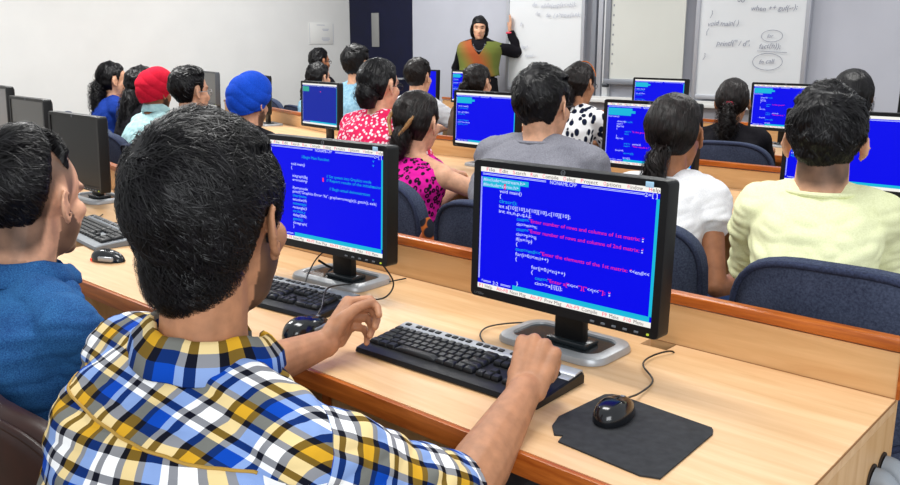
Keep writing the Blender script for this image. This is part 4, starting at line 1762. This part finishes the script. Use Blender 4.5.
def plaid_uv(info):
    me = info['shirt'].data
    rl = info['root'].location
    sp_, L_ = info['spine'], (info['N'] - info['P']).length
    fp_ = (info['fw'] - sp_ * info['fw'].dot(sp_)).normalized()
    yn_ = info['rt'].cross(fp_).normalized()
    ynn = np.array(yn_)
    bm = bmesh.new(); bm.from_mesh(me)
    bmesh.ops.bisect_plane(bm, geom=list(bm.verts) + list(bm.edges) + list(bm.faces), dist=1e-5, plane_co=info['N'] - sp_ * .068 - rl, plane_no=yn_)
    for sd in (-1, 1):
        S, E_, W_ = info['arms'][sd]
        bmesh.ops.bisect_plane(bm, geom=list(bm.verts) + list(bm.edges) + list(bm.faces), dist=1e-5, plane_co=S - rl + (E_ - S).normalized() * .004, plane_no=(E_ - S).normalized())
    bm.to_mesh(me); bm.free()
    smooth_shade(me)
    C = get_co(me) + np.array(rl)
    info['C0'] = C
    P, N, rt, fw, sp = (np.array(info[q]) for q in ('P', 'N', 'rt', 'fw', 'spine'))
    nf = len(me.polygons)
    uvl = me.uv_layers.new(name='weave')
    lv = np.empty(len(me.loops), np.int32)
    me.loops.foreach_get('vertex_index', lv)
    ls = np.empty(nf, np.int32); lt = np.empty(nf, np.int32)
    me.polygons.foreach_get('loop_start', ls); me.polygons.foreach_get('loop_total', lt)
    cen = np.zeros((nf, 3))
    me.polygons.foreach_get('center', cen.ravel()) if False else None
    fid = np.repeat(np.arange(nf), lt)
    cen = np.zeros((nf, 3))
    np.add.at(cen, fid, C[lv])
    cen /= lt[:, None]

    def region(X):
        reg = np.zeros(len(X), int)
        s = (X - N) @ rt
        t = (X - P) @ sp
        L = np.linalg.norm(N - P)
        b_ = (X - N) @ fw
        reg[((X - (N - sp * .068)) @ ynn > 0) & (b_ < .05)] = 1
        for sd, rid in ((-1, 2), (1, 3)):
            S, E_, W_ = (np.array(q) for q in info['arms'][sd])
            ax = (E_ - S) / np.linalg.norm(E_ - S)
            q = X - S
            al = q @ ax
            dist = np.linalg.norm(q - al[:, None] * ax, axis=1)
            m = (al > .004) & (dist < .10) & (s * sd > .09)
            reg[m] = rid
        return reg

    reg = region(cen)
    lr = reg[fid]
    X = C[lv]
    s = (X - N) @ rt
    t = (X - P) @ sp
    b_ = (X - N) @ fw
    ang = np.arctan2(s, -(b_ + .03))
    u = np.where(lr == 0, ang * .150, s + .012)
    v = np.where(lr == 0, t, t + np.clip(b_ + .06, -.05, .2) * .7 + .031)
    # yoke cloth runs slightly askew
    c, s_ = math.cos(.16), math.sin(.16)
    uy, vy = u * c - v * s_, u * s_ + v * c
    u = np.where(lr == 1, uy, u); v = np.where(lr == 1, vy, v)
    for sd, rid in ((-1, 2), (1, 3)):
        S, E_, W_ = (np.array(q) for q in info['arms'][sd])
        ax = (E_ - S) / np.linalg.norm(E_ - S)
        q = X - S
        al = q @ ax
        pr = q - al[:, None] * ax
        e1 = np.cross(ax, np.array([0, 0, 1.0])); e1 /= np.linalg.norm(e1)
        e2 = np.cross(ax, e1)
        an = np.arctan2(pr @ e1, -(pr @ e2))
        m = lr == rid
        u = np.where(m, an * .062 + .02, u)
        v = np.where(m, al + .015, v)
    uvl.data.foreach_set('uv', np.stack([u, v], 1).astype(np.float32).ravel())
    return region


plaid_uv(mainman)


def yoke_seam(info, mat, drop=.118, half=.175, name='yoke_seam', r=.0022, z_sag=.05):
    me = info['shirt'].data
    root = info['root']
    V = [Vector(c) for c in info['C0']]
    bv = BVHTree.FromPolygons(V, [tuple(p.vertices) for p in me.polygons])
    pts = []
    N, sp, rt, fw = info['N'], info['spine'], info['rt'], info['fw']
    fp = (fw - sp * fw.dot(sp)).normalized()
    for s in np.linspace(-half, half, 80):
        o = N - sp * drop + rt * s - fp * .6
        h = bv.ray_cast(o, fp)
        if h[0] is not None:
            pts.append(h[0] - fw * .0006)
    if len(pts) > 5:
        o = B().tube(pts, r, 6).build(name, mat, root)
        o.data.transform(Matrix.Translation(-root.location))


yoke_seam(mainman, M['yoke_seam'], drop=.068)


def shirt_collar(info, mat, h=.042, rad=.064, uv=True, open_front=.9, up=.022, ry=1.12, flare=1.25):
    """folded shirt collar standing around the neck"""
    root = info['root']
    N, sp, rt, fw, k = info['N'], info['spine'], info['rt'], info['fw'], info['k']
    ax = ((info['hm'] @ Vector((0, -.02, -.05))) - N).normalized()
    ax = (ax * .5 + sp * .5).normalized()
    n = 72
    V, F, UV = [], [], []
    prof = [(1.0, .0, 0), (1.0, .5, .3), (1.02, .96, .8), (1.06, 1.0, .9), (1.12, .92, 1.0), (1.2 * flare / 1.25, .45, 1.4), (flare, .02, 1.9), (flare * .99, -.01, 1.92)]
    for i in range(n + 1):
        a = -math.pi / 2 - math.pi * open_front + 2 * math.pi * open_front * i / n
        front = max(0, math.sin(a))
        for (rr, z, d) in prof:
            wv = .0022 * math.sin(a * 7) + .0012 * math.sin(a * 13 + 1)
            p = N + rt * (math.cos(a) * rad * k * rr) + fw * (math.sin(a) * rad * ry * k * rr + .010) + ax * (z * h * k + up - .012 * front) + (rt * math.cos(a) + fw * math.sin(a)) * wv
            p -= sp * (.020 * front)
            V.append(tuple(p))
            UV.append((a * rad * 1.15, d * h * .9 + .045))
    m = len(prof)
    for i in range(n):
        for j in range(m - 1):
            F.append((i * m + j, (i + 1) * m + j, (i + 1) * m + j + 1, i * m + j + 1))
    o = mesh_obj('collar', V, F, [mat], root)
    md = o.modifiers.new('thick', 'SOLIDIFY')
    md.thickness = .0025
    if uv:
        uvl = o.data.uv_layers.new(name='weave')
        for lp in o.data.loops:
            uvl.data[lp.index].uv = UV[lp.vertex_index]
    return o


shirt_collar(mainman, M['plaid'], h=.040, up=.002, flare=1.42, rad=.061)


def cuff(info, sd, mat, uv=True, w=.034, r=.055):
    root = info['root']
    S, E_, W_ = info['arms'][sd]
    ax = (E_ - S).normalized()
    ax = (ax * .75 + (W_ - E_).normalized() * .25).normalized()
    c = E_ - ax * .008
    x = ax.cross(Vector((0, 0, 1))).normalized()
    y = x.cross(ax)
    V, F, UV = [], [], []
    prof = [(r * .93, -w * .3), (r, -w), (r * 1.05, -w * .8), (r * 1.07, 0), (r * 1.06, w * .5), (r * 1.0, w * .62), (r * .92, w * .5), (r * .9, 0)]
    n = 56
    for i in range(n):
        a = 2 * math.pi * i / n
        wv = 1 + .03 * math.sin(a * 5) + .02 * math.sin(a * 9 + 2)
        for rr, z in prof:
            V.append(tuple(c + (x * math.cos(a) + y * math.sin(a)) * rr * wv + ax * (z + .003 * math.sin(3 * a))))
            UV.append((z * 1.0 + .05, a * r))
    m = len(prof)
    for i in range(n):
        for j in range(m - 1):
            i2 = (i + 1) % n
            F.append((i * m + j, i2 * m + j, i2 * m + j + 1, i * m + j + 1))
    o = mesh_obj('cuff', V, F, [mat], root)
    if uv:
        uvl = o.data.uv_layers.new(name='weave')
        for lp in o.data.loops:
            q = UV[lp.vertex_index]
            uvl.data[lp.index].uv = q


cuff(mainman, 1, M['plaid'])
cuff(mainman, -1, M['plaid'])

# ---- denim shirt man -----------------------------------------------------
den = person('person with chin beard in a blue denim shirt at the left edge',
             (-1.798, .720, 1.070), az=2, haz=18, hpitch=4, lean=.06, bow=.04, k=1.04, skin='skin_pale', shirt='denim', sleeve=1.7, vox=.0045,
             trousers='jeans', beard=.8, armk=1.05, wid=1.05, wrinkle=.0075, neck_to=.150, neck_back=.05, neck_k=1.12, shave=.85,
             handR=Vector((-1.80, 1.00, .70)), handL=Vector((-2.0, 1.02, .70)), seed=11, poleR=Vector((.3, -.8, -.6)),
             hair=('short', dict(th_top=.030, th_side=.010, th_nape=.0015, n=4500, L=.048, w=.0024, mess=.4, lift=.010, lumps=.0015, front=.010, low=-.062, backlow=.75, crown=(-.1, -.75, .65), mat='hair')))
shirt_collar(den, M['denim'], uv=False, h=.038, rad=.068, up=.006, flare=1.4)
yoke_seam(den, M['denim_seam'], r=.0012)
sb = B()
for q in (.004, .020):
    c = den['N'] + den['rt'] * .078 + den['fw'] * (.045 + q) + Vector((0, 0, .012 - q * .8))
    V, F = ellipsoid(c, (.0055, .0055, .0055))
    sb.mesh(V, F)
o = sb.build('collar_studs', M['button'], den['root'])
o.data.transform(Matrix.Translation(-den['root'].location))
make_chair('dark brown chair behind the denim shirt man at the bottom left corner', -1.50, .70, 0, .79, M['brown_vinyl'], M['brown_vinyl'], .46, group=None)

# ---- second row ----------------------------------------------------------
yel = person('person in a pale yellow shirt with short black hair, seen from behind',
             H_(-.674, 2.05, 1.298), az=17, haz=18, lean=.05, bow=.03, skin='skin_pale', shirt='yellow_tee', sleeve=.75, vox=.0055, wid=.74, drop=-.012, neck_to=.112, shave=.85,
             chair=(CH + 'behind the man in the pale yellow shirt', .11, -.02, .955, -14), collar='yellow_tee', k=.97, seed=21, neck_k=1.08, wrinkle=.0075,
             hair=('short', dict(th_top=.026, th_side=.006, th_nape=.003, n=4200, L=.030, w=.0026, low=-.03, mess=.45, lift=.006, lumps=.004, swirl=1.2)))
wht = person('person with a low ponytail in a white T-shirt, left of the yellow shirt',
             H_(-1.242, 2.42, 1.249), az=8, haz=6, lean=.06, sex='f', skin='skin_brown', shirt='white_tee', sleeve=.30, vox=.0055, k=.98, wid=.86,
             chair=(CH + 'behind the girl in the white T-shirt', .0, -.08, .92), seed=22, collar='white_tee',
             handR=Vector((-1.01, 2.55, .67)), poleR=Vector((.15, -1.0, -.5)),
             hair=('short', dict(th_top=.014, th_side=.013, th_nape=.010, n=3000, L=.06, w=.003, mess=.12, lift=.002, lumps=.0016, crown=(0, .3, .95), swirl=0, mat='hair_brown')))
hm = wht['hm']
lock([hm @ Vector((0, -.088, -.03)), hm @ Vector((-.005, -.125, -.065)), hm @ Vector((-.01, -.135, -.13)), hm @ Vector((.015, -.13, -.22)), hm @ Vector((.03, -.135, -.32))], [.022, .034, .036, .030, .012], 260, .004, 5, .5, M['hair_brown'], wht['root'], 'ponytail')
B().tube([hm @ Vector((.024 * math.cos(a), -.104 + .008 * math.sin(a), -.045 + .024 * math.sin(a))) for a in np.linspace(0, 6.28, 20)], .007, 8).build('hair_tie', M['black'], wht['root']).data.transform(Matrix.Translation(-wht['root'].location))
B().tube([hm @ Vector((-.055, -.085, .062)), hm @ Vector((-.03, -.098, .066)), hm @ Vector((-.008, -.103, .068))], .0022, 6).build('hair_clip', M['silver'], wht['root']).data.transform(Matrix.Translation(-wht['root'].location))

gry = person('person with short black hair and glasses in a grey T-shirt, seen from behind',
             H_(-1.654, 2.30, 1.321), az=6, haz=0, hpitch=3, lean=.12, bow=.05, skin='skin_pale', shirt='gray_tee', sleeve=.7, vox=.006, wid=1.05, drop=-.005, neck_to=.110,
             chair=(CH + 'behind the man in the grey shirt', .04, -.03, .93), seed=23, collar='gray_tee',
             hair=('short', dict(th_top=.022, th_side=.015, th_nape=.006, n=2600, L=.030, w=.0036, mess=.4, lift=.005, lumps=.003)))
glasses(gry)
mag = person('person with streaked hair tied low in a sleeveless magenta top with black pattern',
             H_(-2.371, 2.45, 1.215), az=-6, haz=6, hroll=6, lean=.05, sex='f', skin='skin_pale', shirt='magenta_print', sleeve=0, vox=.006, wid=1.08,
             seed=24, handR=Vector((-1.98, 2.80, .80)), poleR=Vector((.9, -.2, -.5)), chair=(CH + 'behind the woman in the magenta top', .15, -.10, .93),
             hair=('short', dict(th_top=.014, th_side=.014, th_nape=.012, n=2200, L=.06, w=.004, mess=.12, lift=.002, lumps=.002, crown=(0, .3, .95), swirl=0, mat='hair_brown')))
hm = mag['hm']
lock([hm @ Vector((0, -.075, .0)), hm @ Vector((.0, -.105, -.05)), hm @ Vector((-.005, -.11, -.10)), hm @ Vector((-.02, -.10, -.15))], [.034, .048, .042, .014], 160, .004, 6, .4, M['hair_brown'], mag['root'], 'low_bun')
for sx, s2 in ((-.052, -.02), (.04, .012)):
    lock([hm @ Vector((sx, -.062, .088)), hm @ Vector((sx * 1.1, -.112, .02)), hm @ Vector((s2, -.140, -.04))], [.004, .009, .006], 26, .003, 7, .1, M['hair_streak'], mag['root'], 'hair_streak')
pnk = person('person with a hair clip and glasses in a pink and white floral top',
             H_(-2.795, 2.65, 1.337), az=0, haz=-2, hpitch=2, lean=.08, sex='f', skin='skin_pale', shirt='pink_floral', sleeve=.8, vox=.006, wid=1.22, k=.93,
             seed=25, chair=(CH + 'behind the woman in the pink floral top', 0, -.08, .86),
             hair=('short', dict(th_top=.018, th_side=.012, th_nape=.012, n=2200, L=.06, w=.004, mess=.15, lift=.003, lumps=.003, crown=(0, .3, .95), swirl=0)))
glasses(pnk)
hm = pnk['hm']
b = B()
for i in range(6):
    a = i * 1.05
    V, F = ellipsoid(hm @ Vector((-.01 + .013 * math.cos(a), -.112, .062 + .013 * math.sin(a))), (.006, .004, .006), n=8, m=6)
    b.mesh(V, F)
b.build('hair_flower', M['silver'], pnk['root']).data.transform(Matrix.Translation(-pnk['root'].location))
lock([hm @ Vector((0, -.07, .02)), hm @ Vector((0, -.085, -.04)), hm @ Vector((0, -.08, -.10))], [.05, .062, .040], 160, .004, 8, .4, M['hair'], pnk['root'], 'hair_bun')

person('person wearing a bright blue turban, just above the plaid shirt man head',
       H_(-3.657, 2.56, 1.225), az=4, haz=10, hpitch=5, lean=.08, skin='skin_pale', shirt='black_top', sleeve=.9, vox=.007, beard=.85, seed=26, k=1.0,
       hair=('turban', dict(mat='blue_turban')), chair=(CH + 'behind the man in the blue turban', 0, -.05, .86))
glm = person('person with short dark hair and glasses turned sideways between the red and blue turbans',
             H_(-4.305, 2.63, 1.259), az=-5, haz=-4, lean=.08, skin='skin_pale', shirt='black_top', sleeve=.9, vox=.007, seed=27,
             chair=(CH + 'behind the glasses man between the turbans', 0, -.05, .86),
             hair=('short', dict(th_top=.030, th_side=.014, th_nape=.006, n=1500, L=.045, w=.006, mess=.35, lift=.008, lumps=.003, front=.012)))
glasses(glm, 'silver')
red = person('person wearing a crimson red turban and a pale teal collared shirt',
             H_(-4.746, 2.66, 1.235), az=0, haz=8, hpitch=4, lean=.10, skin='skin_brown', shirt='teal_shirt', sleeve=.9, vox=.007, beard=.9, seed=28, k=.96, wid=.92,
             hair=('turban', dict(mat='red_turban')), chair=(CH + 'behind the man in the red turban', -.02, -.03, .90))
shirt_collar(red, M['teal_shirt'], uv=False)
blk = person('person with black hair and black clothes mostly hidden behind the red turban',
             H_(-5.42, 2.95, 1.245), az=-8, haz=0, lean=.08, sex='f', skin='skin', shirt='black_top', sleeve=1.2, vox=.008, seed=29,
             chair=(CH + 'behind the woman in black near the red turban', 0, -.05, .88),
             hair=('short', dict(th_top=.018, th_side=.02, th_nape=.02, n=900, L=.06, w=.007, mess=.15, lift=.003, swirl=0, crown=(0, .2, .95))))
hm = blk['hm']
lock([hm @ Vector((0, -.06, .0)), hm @ Vector((0, -.10, -.10)), hm @ Vector((0, -.13, -.22)), hm @ Vector((0, -.13, -.36))], [.06, .075, .07, .03], 160, .007, 9, .5, M['hair'], blk['root'], 'long_hair')
gbl = person('person in profile with long curly black hair and a royal blue top',
             H_(-6.21, 3.15, 1.252), az=-20, haz=-22, lean=.06, sex='f', skin='skin_pale', shirt='blue_top', sleeve=.7, vox=.007, seed=30,
             chair=(CH + 'behind the girl in the royal blue top', -.02, -.05, .90),
             hair=('short', dict(th_top=.024, th_side=.020, th_nape=.02, n=1200, L=.06, w=.006, mess=.3, lift=.006, swirl=0, crown=(0, .3, .95))))
hm = gbl['hm']
lock([hm @ Vector((-.02, -.05, .03)), hm @ Vector((-.02, -.11, -.06)), hm @ Vector((-.01, -.13, -.20)), hm @ Vector((-.02, -.13, -.36))], [.06, .065, .055, .03], 260, .006, 10, 1.6, M['hair'], gbl['root'], 'long_curly_hair', twist=1.0)

# ---- front row -----------------------------------------------------------
LAP = dict(curls=(20, 25, 15))
pon = person('person with a ponytail held by a red tie in a black top',
             H_(-1.937, 4.40, 1.215), az=10, haz=14, lean=.06, sex='f', skin='skin', shirt='black_top', sleeve=.8, vox=.008, seed=31,
             chair=(CH + 'behind the ponytail girl with the red hair tie', .16, -.26, .94),
             hair=('short', dict(th_top=.014, th_side=.013, th_nape=.010, n=900, L=.06, w=.006, mess=.12, lift=.002, lumps=.002, crown=(0, .4, .9), swirl=0, mat='hair_brown')))
hm = pon['hm']
lock([hm @ Vector((0, -.095, .0)), hm @ Vector((0, -.135, -.04)), hm @ Vector((.0, -.14, -.12)), hm @ Vector((-.01, -.13, -.22))], [.018, .045, .055, .02], 240, .006, 12, 1.4, M['hair_brown'], pon['root'], 'curly_ponytail', twist=1.0)
B().tube([hm @ Vector((.018 * math.cos(a), -.118, -.004 + .018 * math.sin(a))) for a in np.linspace(0, 6.28, 20)], .008, 8).build('hair_tie', M['red_band'], pon['root']).data.transform(Matrix.Translation(-pon['root'].location))
bob = person('person with a smooth dark bob behind the head of the yellow shirt man',
             H_(-1.343, 4.40, 1.267), az=12, haz=16, lean=.06, sex='f', skin='skin', shirt='black_top', sleeve=.8, vox=.008, seed=32,
             chair=(CH + 'under the girl with the smooth bob', 0, -.05, .80),
             hair=('short', dict(th_top=.022, th_side=.026, th_nape=.03, n=1200, L=.09, w=.006, mess=.06, lift=.001, lumps=.0015, crown=(0, .1, .99), swirl=0)))
hm = bob['hm']
lock([hm @ Vector((0, -.02, .02)), hm @ Vector((0, -.04, -.05)), hm @ Vector((0, -.05, -.13))], [.098, .100, .07], 260, .006, 13, .1, M['hair'], bob['root'], 'bob_hair', twist=.1)
ban = person('person with a hair band in a navy and white top behind the grey shirt man',
             H_(-2.90, 4.40, 1.279), az=-8, haz=-6, hpitch=4, lean=.08, sex='f', skin='skin', shirt='navy_print', sleeve=.9, vox=.008, seed=33,
             chair=(CH + 'under the girl with the hair band', 0, -.05, .80),
             hair=('short', dict(th_top=.018, th_side=.018, th_nape=.016, n=900, L=.07, w=.006, mess=.12, lift=.003, crown=(0, .3, .95), swirl=0, mat='hair_brown')))
hm = ban['hm']
glasses(ban)
lock([hm @ Vector((-.01, -.07, .0)), hm @ Vector((-.01, -.11, -.08)), hm @ Vector((0, -.11, -.20))], [.05, .055, .02], 160, .006, 14, .4, M['hair_brown'], ban['root'], 'gathered_hair')
B().tube([hm @ Vector((.104 * math.cos(a), .018 - .0 * math.sin(a), .010 + .132 * math.sin(a))) for a in np.linspace(.35, 2.8, 24)], .0035, 8).build('hair_band', M['trim'], ban['root']).data.transform(Matrix.Translation(-ban['root'].location))
bun = person('person with dark hair gathered in a low bun, below the teacher',
             H_(-3.70, 4.40, 1.262), az=0, haz=2, lean=.08, sex='f', skin='skin_pale', shirt='brown_trouser', sleeve=.9, vox=.008, seed=34,
             chair=(CH + 'under the girl with the low bun', 0, -.05, .80),
             hair=('short', dict(th_top=.016, th_side=.016, th_nape=.012, n=900, L=.06, w=.006, mess=.15, lift=.003, crown=(0, .3, .95), swirl=0, mat='hair_brown')))
hm = bun['hm']
lock([hm @ Vector((0, -.09, .01)), hm @ Vector((-.02, -.13, -.02)), hm @ Vector((-.02, -.12, -.07))], [.02, .042, .02], 90, .006, 15, .4, M['hair_brown'], bun['root'], 'hair_bun')
mwh = person('person with short dark hair in a white shirt, right of the navy door',
             H_(-4.245, 4.40, 1.288), az=-10, haz=6, lean=.10, skin='skin_pale', shirt='white_tee', sleeve=.6, vox=.008, seed=35, wid=1.05,
             handR=Vector((-3.97, 4.74, .80)), poleR=Vector((.8, -.2, -.5)),
             chair=(CH + 'under the man in the white shirt', 0, -.05, .82),
             hair=('short', dict(th_top=.026, th_side=.014, th_nape=.006, n=900, L=.04, w=.006, mess=.35, lift=.006, lumps=.003, mat='hair_brown')))
lbl = person('person with short dark hair in a light blue shirt, in front of the door',
             H_(-4.94, 4.45, 1.36), az=0, haz=2, lean=.08, skin='skin_pale', shirt='lblue_shirt', sleeve=.8, vox=.008, seed=36, k=1.08,
             chair=(CH + 'under the man in the light blue shirt', 0, .02, .80),
             hair=('short', dict(th_top=.032, th_side=.018, th_nape=.010, n=1000, L=.045, w=.006, mess=.3, lift=.008, lumps=.003, front=.01)))
gfr = person('person with smooth dark hair just left of the light blue shirt man',
             H_(-5.82, 4.8, 1.235), az=-8, haz=-4, lean=.06, sex='f', skin='skin_pale', shirt='lblue_shirt', sleeve=.8, vox=.008, seed=37,
             chair=(CH + 'under the girl with the fringe', 0, -.05, .80),
             hair=('short', dict(th_top=.018, th_side=.02, th_nape=.02, n=900, L=.07, w=.006, mess=.1, lift=.002, crown=(0, .1, .99), swirl=0, low=.01)))
mgl = person('person with black hair and glasses before the white wall, left of the navy door',
             H_(-6.77, 5.6, 1.345), az=-12, haz=-10, lean=.06, skin='skin_brown', shirt='black_top', sleeve=.9, vox=.008, seed=38,
             chair=(CH + 'under the man with glasses near the navy door', 0, -.05, .80),
             hair=('short', dict(th_top=.024, th_side=.014, th_nape=.006, n=900, L=.035, w=.006, mess=.3, lift=.006)))
glasses(mgl)

# empty chairs
make_chair('empty ' + CH + 'against the white wall, left of the faded blue screen', -6.35, 4.78, 0, .93)
make_chair('empty ' + CH + 'right of the empty one against the white wall', -5.85, 4.62, -6, .90) if False else None

# ---- teacher -------------------------------------------------------------
tch = person('person standing at the board in black with an olive and rust shawl',
             (-5.50, 6.55, 1.530), az=-142, haz=-140, hroll=-3, lean=0, bow=0, sex='f', skin='skin_pale', shirt='black_top', sleeve=1.8, vox=.007, standing=True, k=.90, wid=1.12, drop=.02, neck_to=.118, armk=1.05,
             handL=Vector((-5.345, 6.83, 1.52)), fhL=dict(f=Vector((.06, .1, .98)), tx=Vector((-.7, .5, 0)), curls=(6, 10, 6), spread=2.4), poleL=Vector((.15, -.2, -1)),
             handR=Vector((-5.62, 6.43, .98)), tunic=.38, seed=40, trousers='black_top',
             hair=('short', dict(th_top=.016, th_side=.016, th_nape=.02, n=900, L=.05, w=.006, mess=.1, lift=.002, crown=(0, .3, .95), swirl=0, low=.026)))
hm = tch['hm']
for sx in (-1, 1):
    lock([hm @ Vector((sx * .05, .03, .085)), hm @ Vector((sx * .084, .012, .01)), hm @ Vector((sx * .076, -.005, -.06)), hm @ Vector((sx * .05, -.03, -.11))], [.012, .013, .018, .016], 40, .006, 41, .1, M['hair'], tch['root'], 'side_hair')
# shawl: wrapped over both shoulders and crossing the chest
P, N, rt, fw = tch['P'], tch['N'], tch['rt'], tch['fw']
prims = [torso_rings(P, N, rt, fw, .030, .95 * 1.15, .96, 0, .2, .98)]
for sd in (-1, 1):
    S_, E_, _w = tch['arms'][sd]
    prims.append(capsule(N - Vector((0, 0, .05)) + rt * sd * .05, S_, .066, .066))
    prims.append(capsule(S_, S_.lerp(E_, .15), .066, .062))
sme = union(prims, .008, 6)
C = get_co(sme)
C += get_no(sme) * (wav(C, 45, 3, 8, (1, 1, .4)) * .005)[:, None]
bm = bmesh.new(); bm.from_mesh(sme)
t_ = (C - np.array(N)) @ np.array((0, 0, 1.0)); s_ = (C - np.array(N)) @ np.array(rt); f_ = (C - np.array(N)) @ np.array(fw)
dell = [v for i, v in enumerate(bm.verts) if (f_[i] > .02 and t_[i] > -.02 - .0 and abs(s_[i]) < .06) or (f_[i] > 0 and t_[i] > -.14 + abs(s_[i]) * 1.5 and abs(s_[i]) < .07) or (t_[i] < -.40 - s_[i] * .3)]
bmesh.ops.delete(bm, geom=dell, context='VERTS')
bm.to_mesh(sme); bm.free()
C2 = get_co(sme)
s2 = (C2 - np.array(N)) @ np.array(rt); t2 = C2[:, 2] - N.z
mixv = np.clip(1.25 - np.abs(s2 - .02 - (t2 + .2) * .35) / .12 + .12 * wav(C2, 25, 4), 0, 1)
colr = np.ones((len(C2), 4), np.float32)
colr[:, :3] = np.array(lin('66702a'))[None] * (1 - mixv[:, None]) + np.array(lin('9c4a1c'))[None] * mixv[:, None]
set_co(sme, C2 - np.array(tch['root'].location))
at = sme.color_attributes.new('dye', 'FLOAT_COLOR', 'POINT')
at.data.foreach_set('color', colr.ravel())
smooth_shade(sme)
tm_ = NT('shawl_cloth')
a_ = tm_.n('ShaderNodeAttribute', attribute_name='dye')
tm_.l(a_.outputs['Color'], tm_.b.inputs['Base Color'])
tm_.b.inputs['Roughness'].default_value = .85
so_ = link('shawl', sme, tch['root'], [tm_.m])
md = so_.modifiers.new('thick', 'SOLIDIFY'); md.thickness = .004
b = B()
for i in range(12):
    a = math.pi * (.1 + .8 * i / 11)
    V, F = ellipsoid(N + rt * math.cos(a) * .06 + fw * (.085 + .02 * math.sin(a)) - Vector((0, 0, .02 + .09 * math.sin(a))), (.008, .006, .008), n=8, m=6)
    b.mesh(V, F)
b.build('necklace', M['silver_dark'], tch['root']).data.transform(Matrix.Translation(-tch['root'].location))
W_ = tch['arms'][-1][2]
B().tube([W_ + Vector((.030 * math.cos(a), .030 * math.sin(a), -.03)) for a in np.linspace(0, 6.3, 18)], .010, 8).build('bangles', M['red_band'], tch['root']).data.transform(Matrix.Translation(-tch['root'].location))

# ---- bag beside the magenta top woman ------------------------------------
bag = empty('shoulder_bag', (-1.86, 2.02, 0), .65, 'rust and dark plaid bag between two chairs behind the woman in magenta', 'bag')
R_ = []
for z, w_, dd in ((.50, .085, .03), (.52, .10, .04), (.66, .095, .035), (.76, .07, .022), (.79, .055, .012)):
    R_.append([(x, y, z) for x, y in rrect(w_ * 2, dd * 2, min(w_, dd) * .8, 5)])
B().rings(R_).build('bag_body', M['bag_rust'], bag)
bb = B()
V, F = tube_vf(smooth_path([(-.045, -.035, .83), (-.02, -.05, .78), (.03, -.055, .72), (.07, -.05, .67)]), [.020, .030, .036, .034] and list(np.interp(np.linspace(0, 1, 25), [0, .4, 1], [.018, .032, .036])), 14)
bb.mesh([(v[0], -.045 + (v[1] + .045) * .45, v[2]) for v in V], F)
bb.build('plaid_flap', M['plaid_bag'], bag)
for a_, c_ in (((-.03, -.068, .755), (.02, -.068, .80)), ((.03, -.072, .685), (.085, -.072, .735))):
    B().tube([a_, c_], .005, 6).build('edge_piping', M['bag_rust'], bag)
B().tube([(.10 + .014 * math.cos(a), -.05, .70 + .014 * math.sin(a)) for a in np.linspace(0, 6.3, 16)], .004, 6).build('ring', M['silver'], bag)
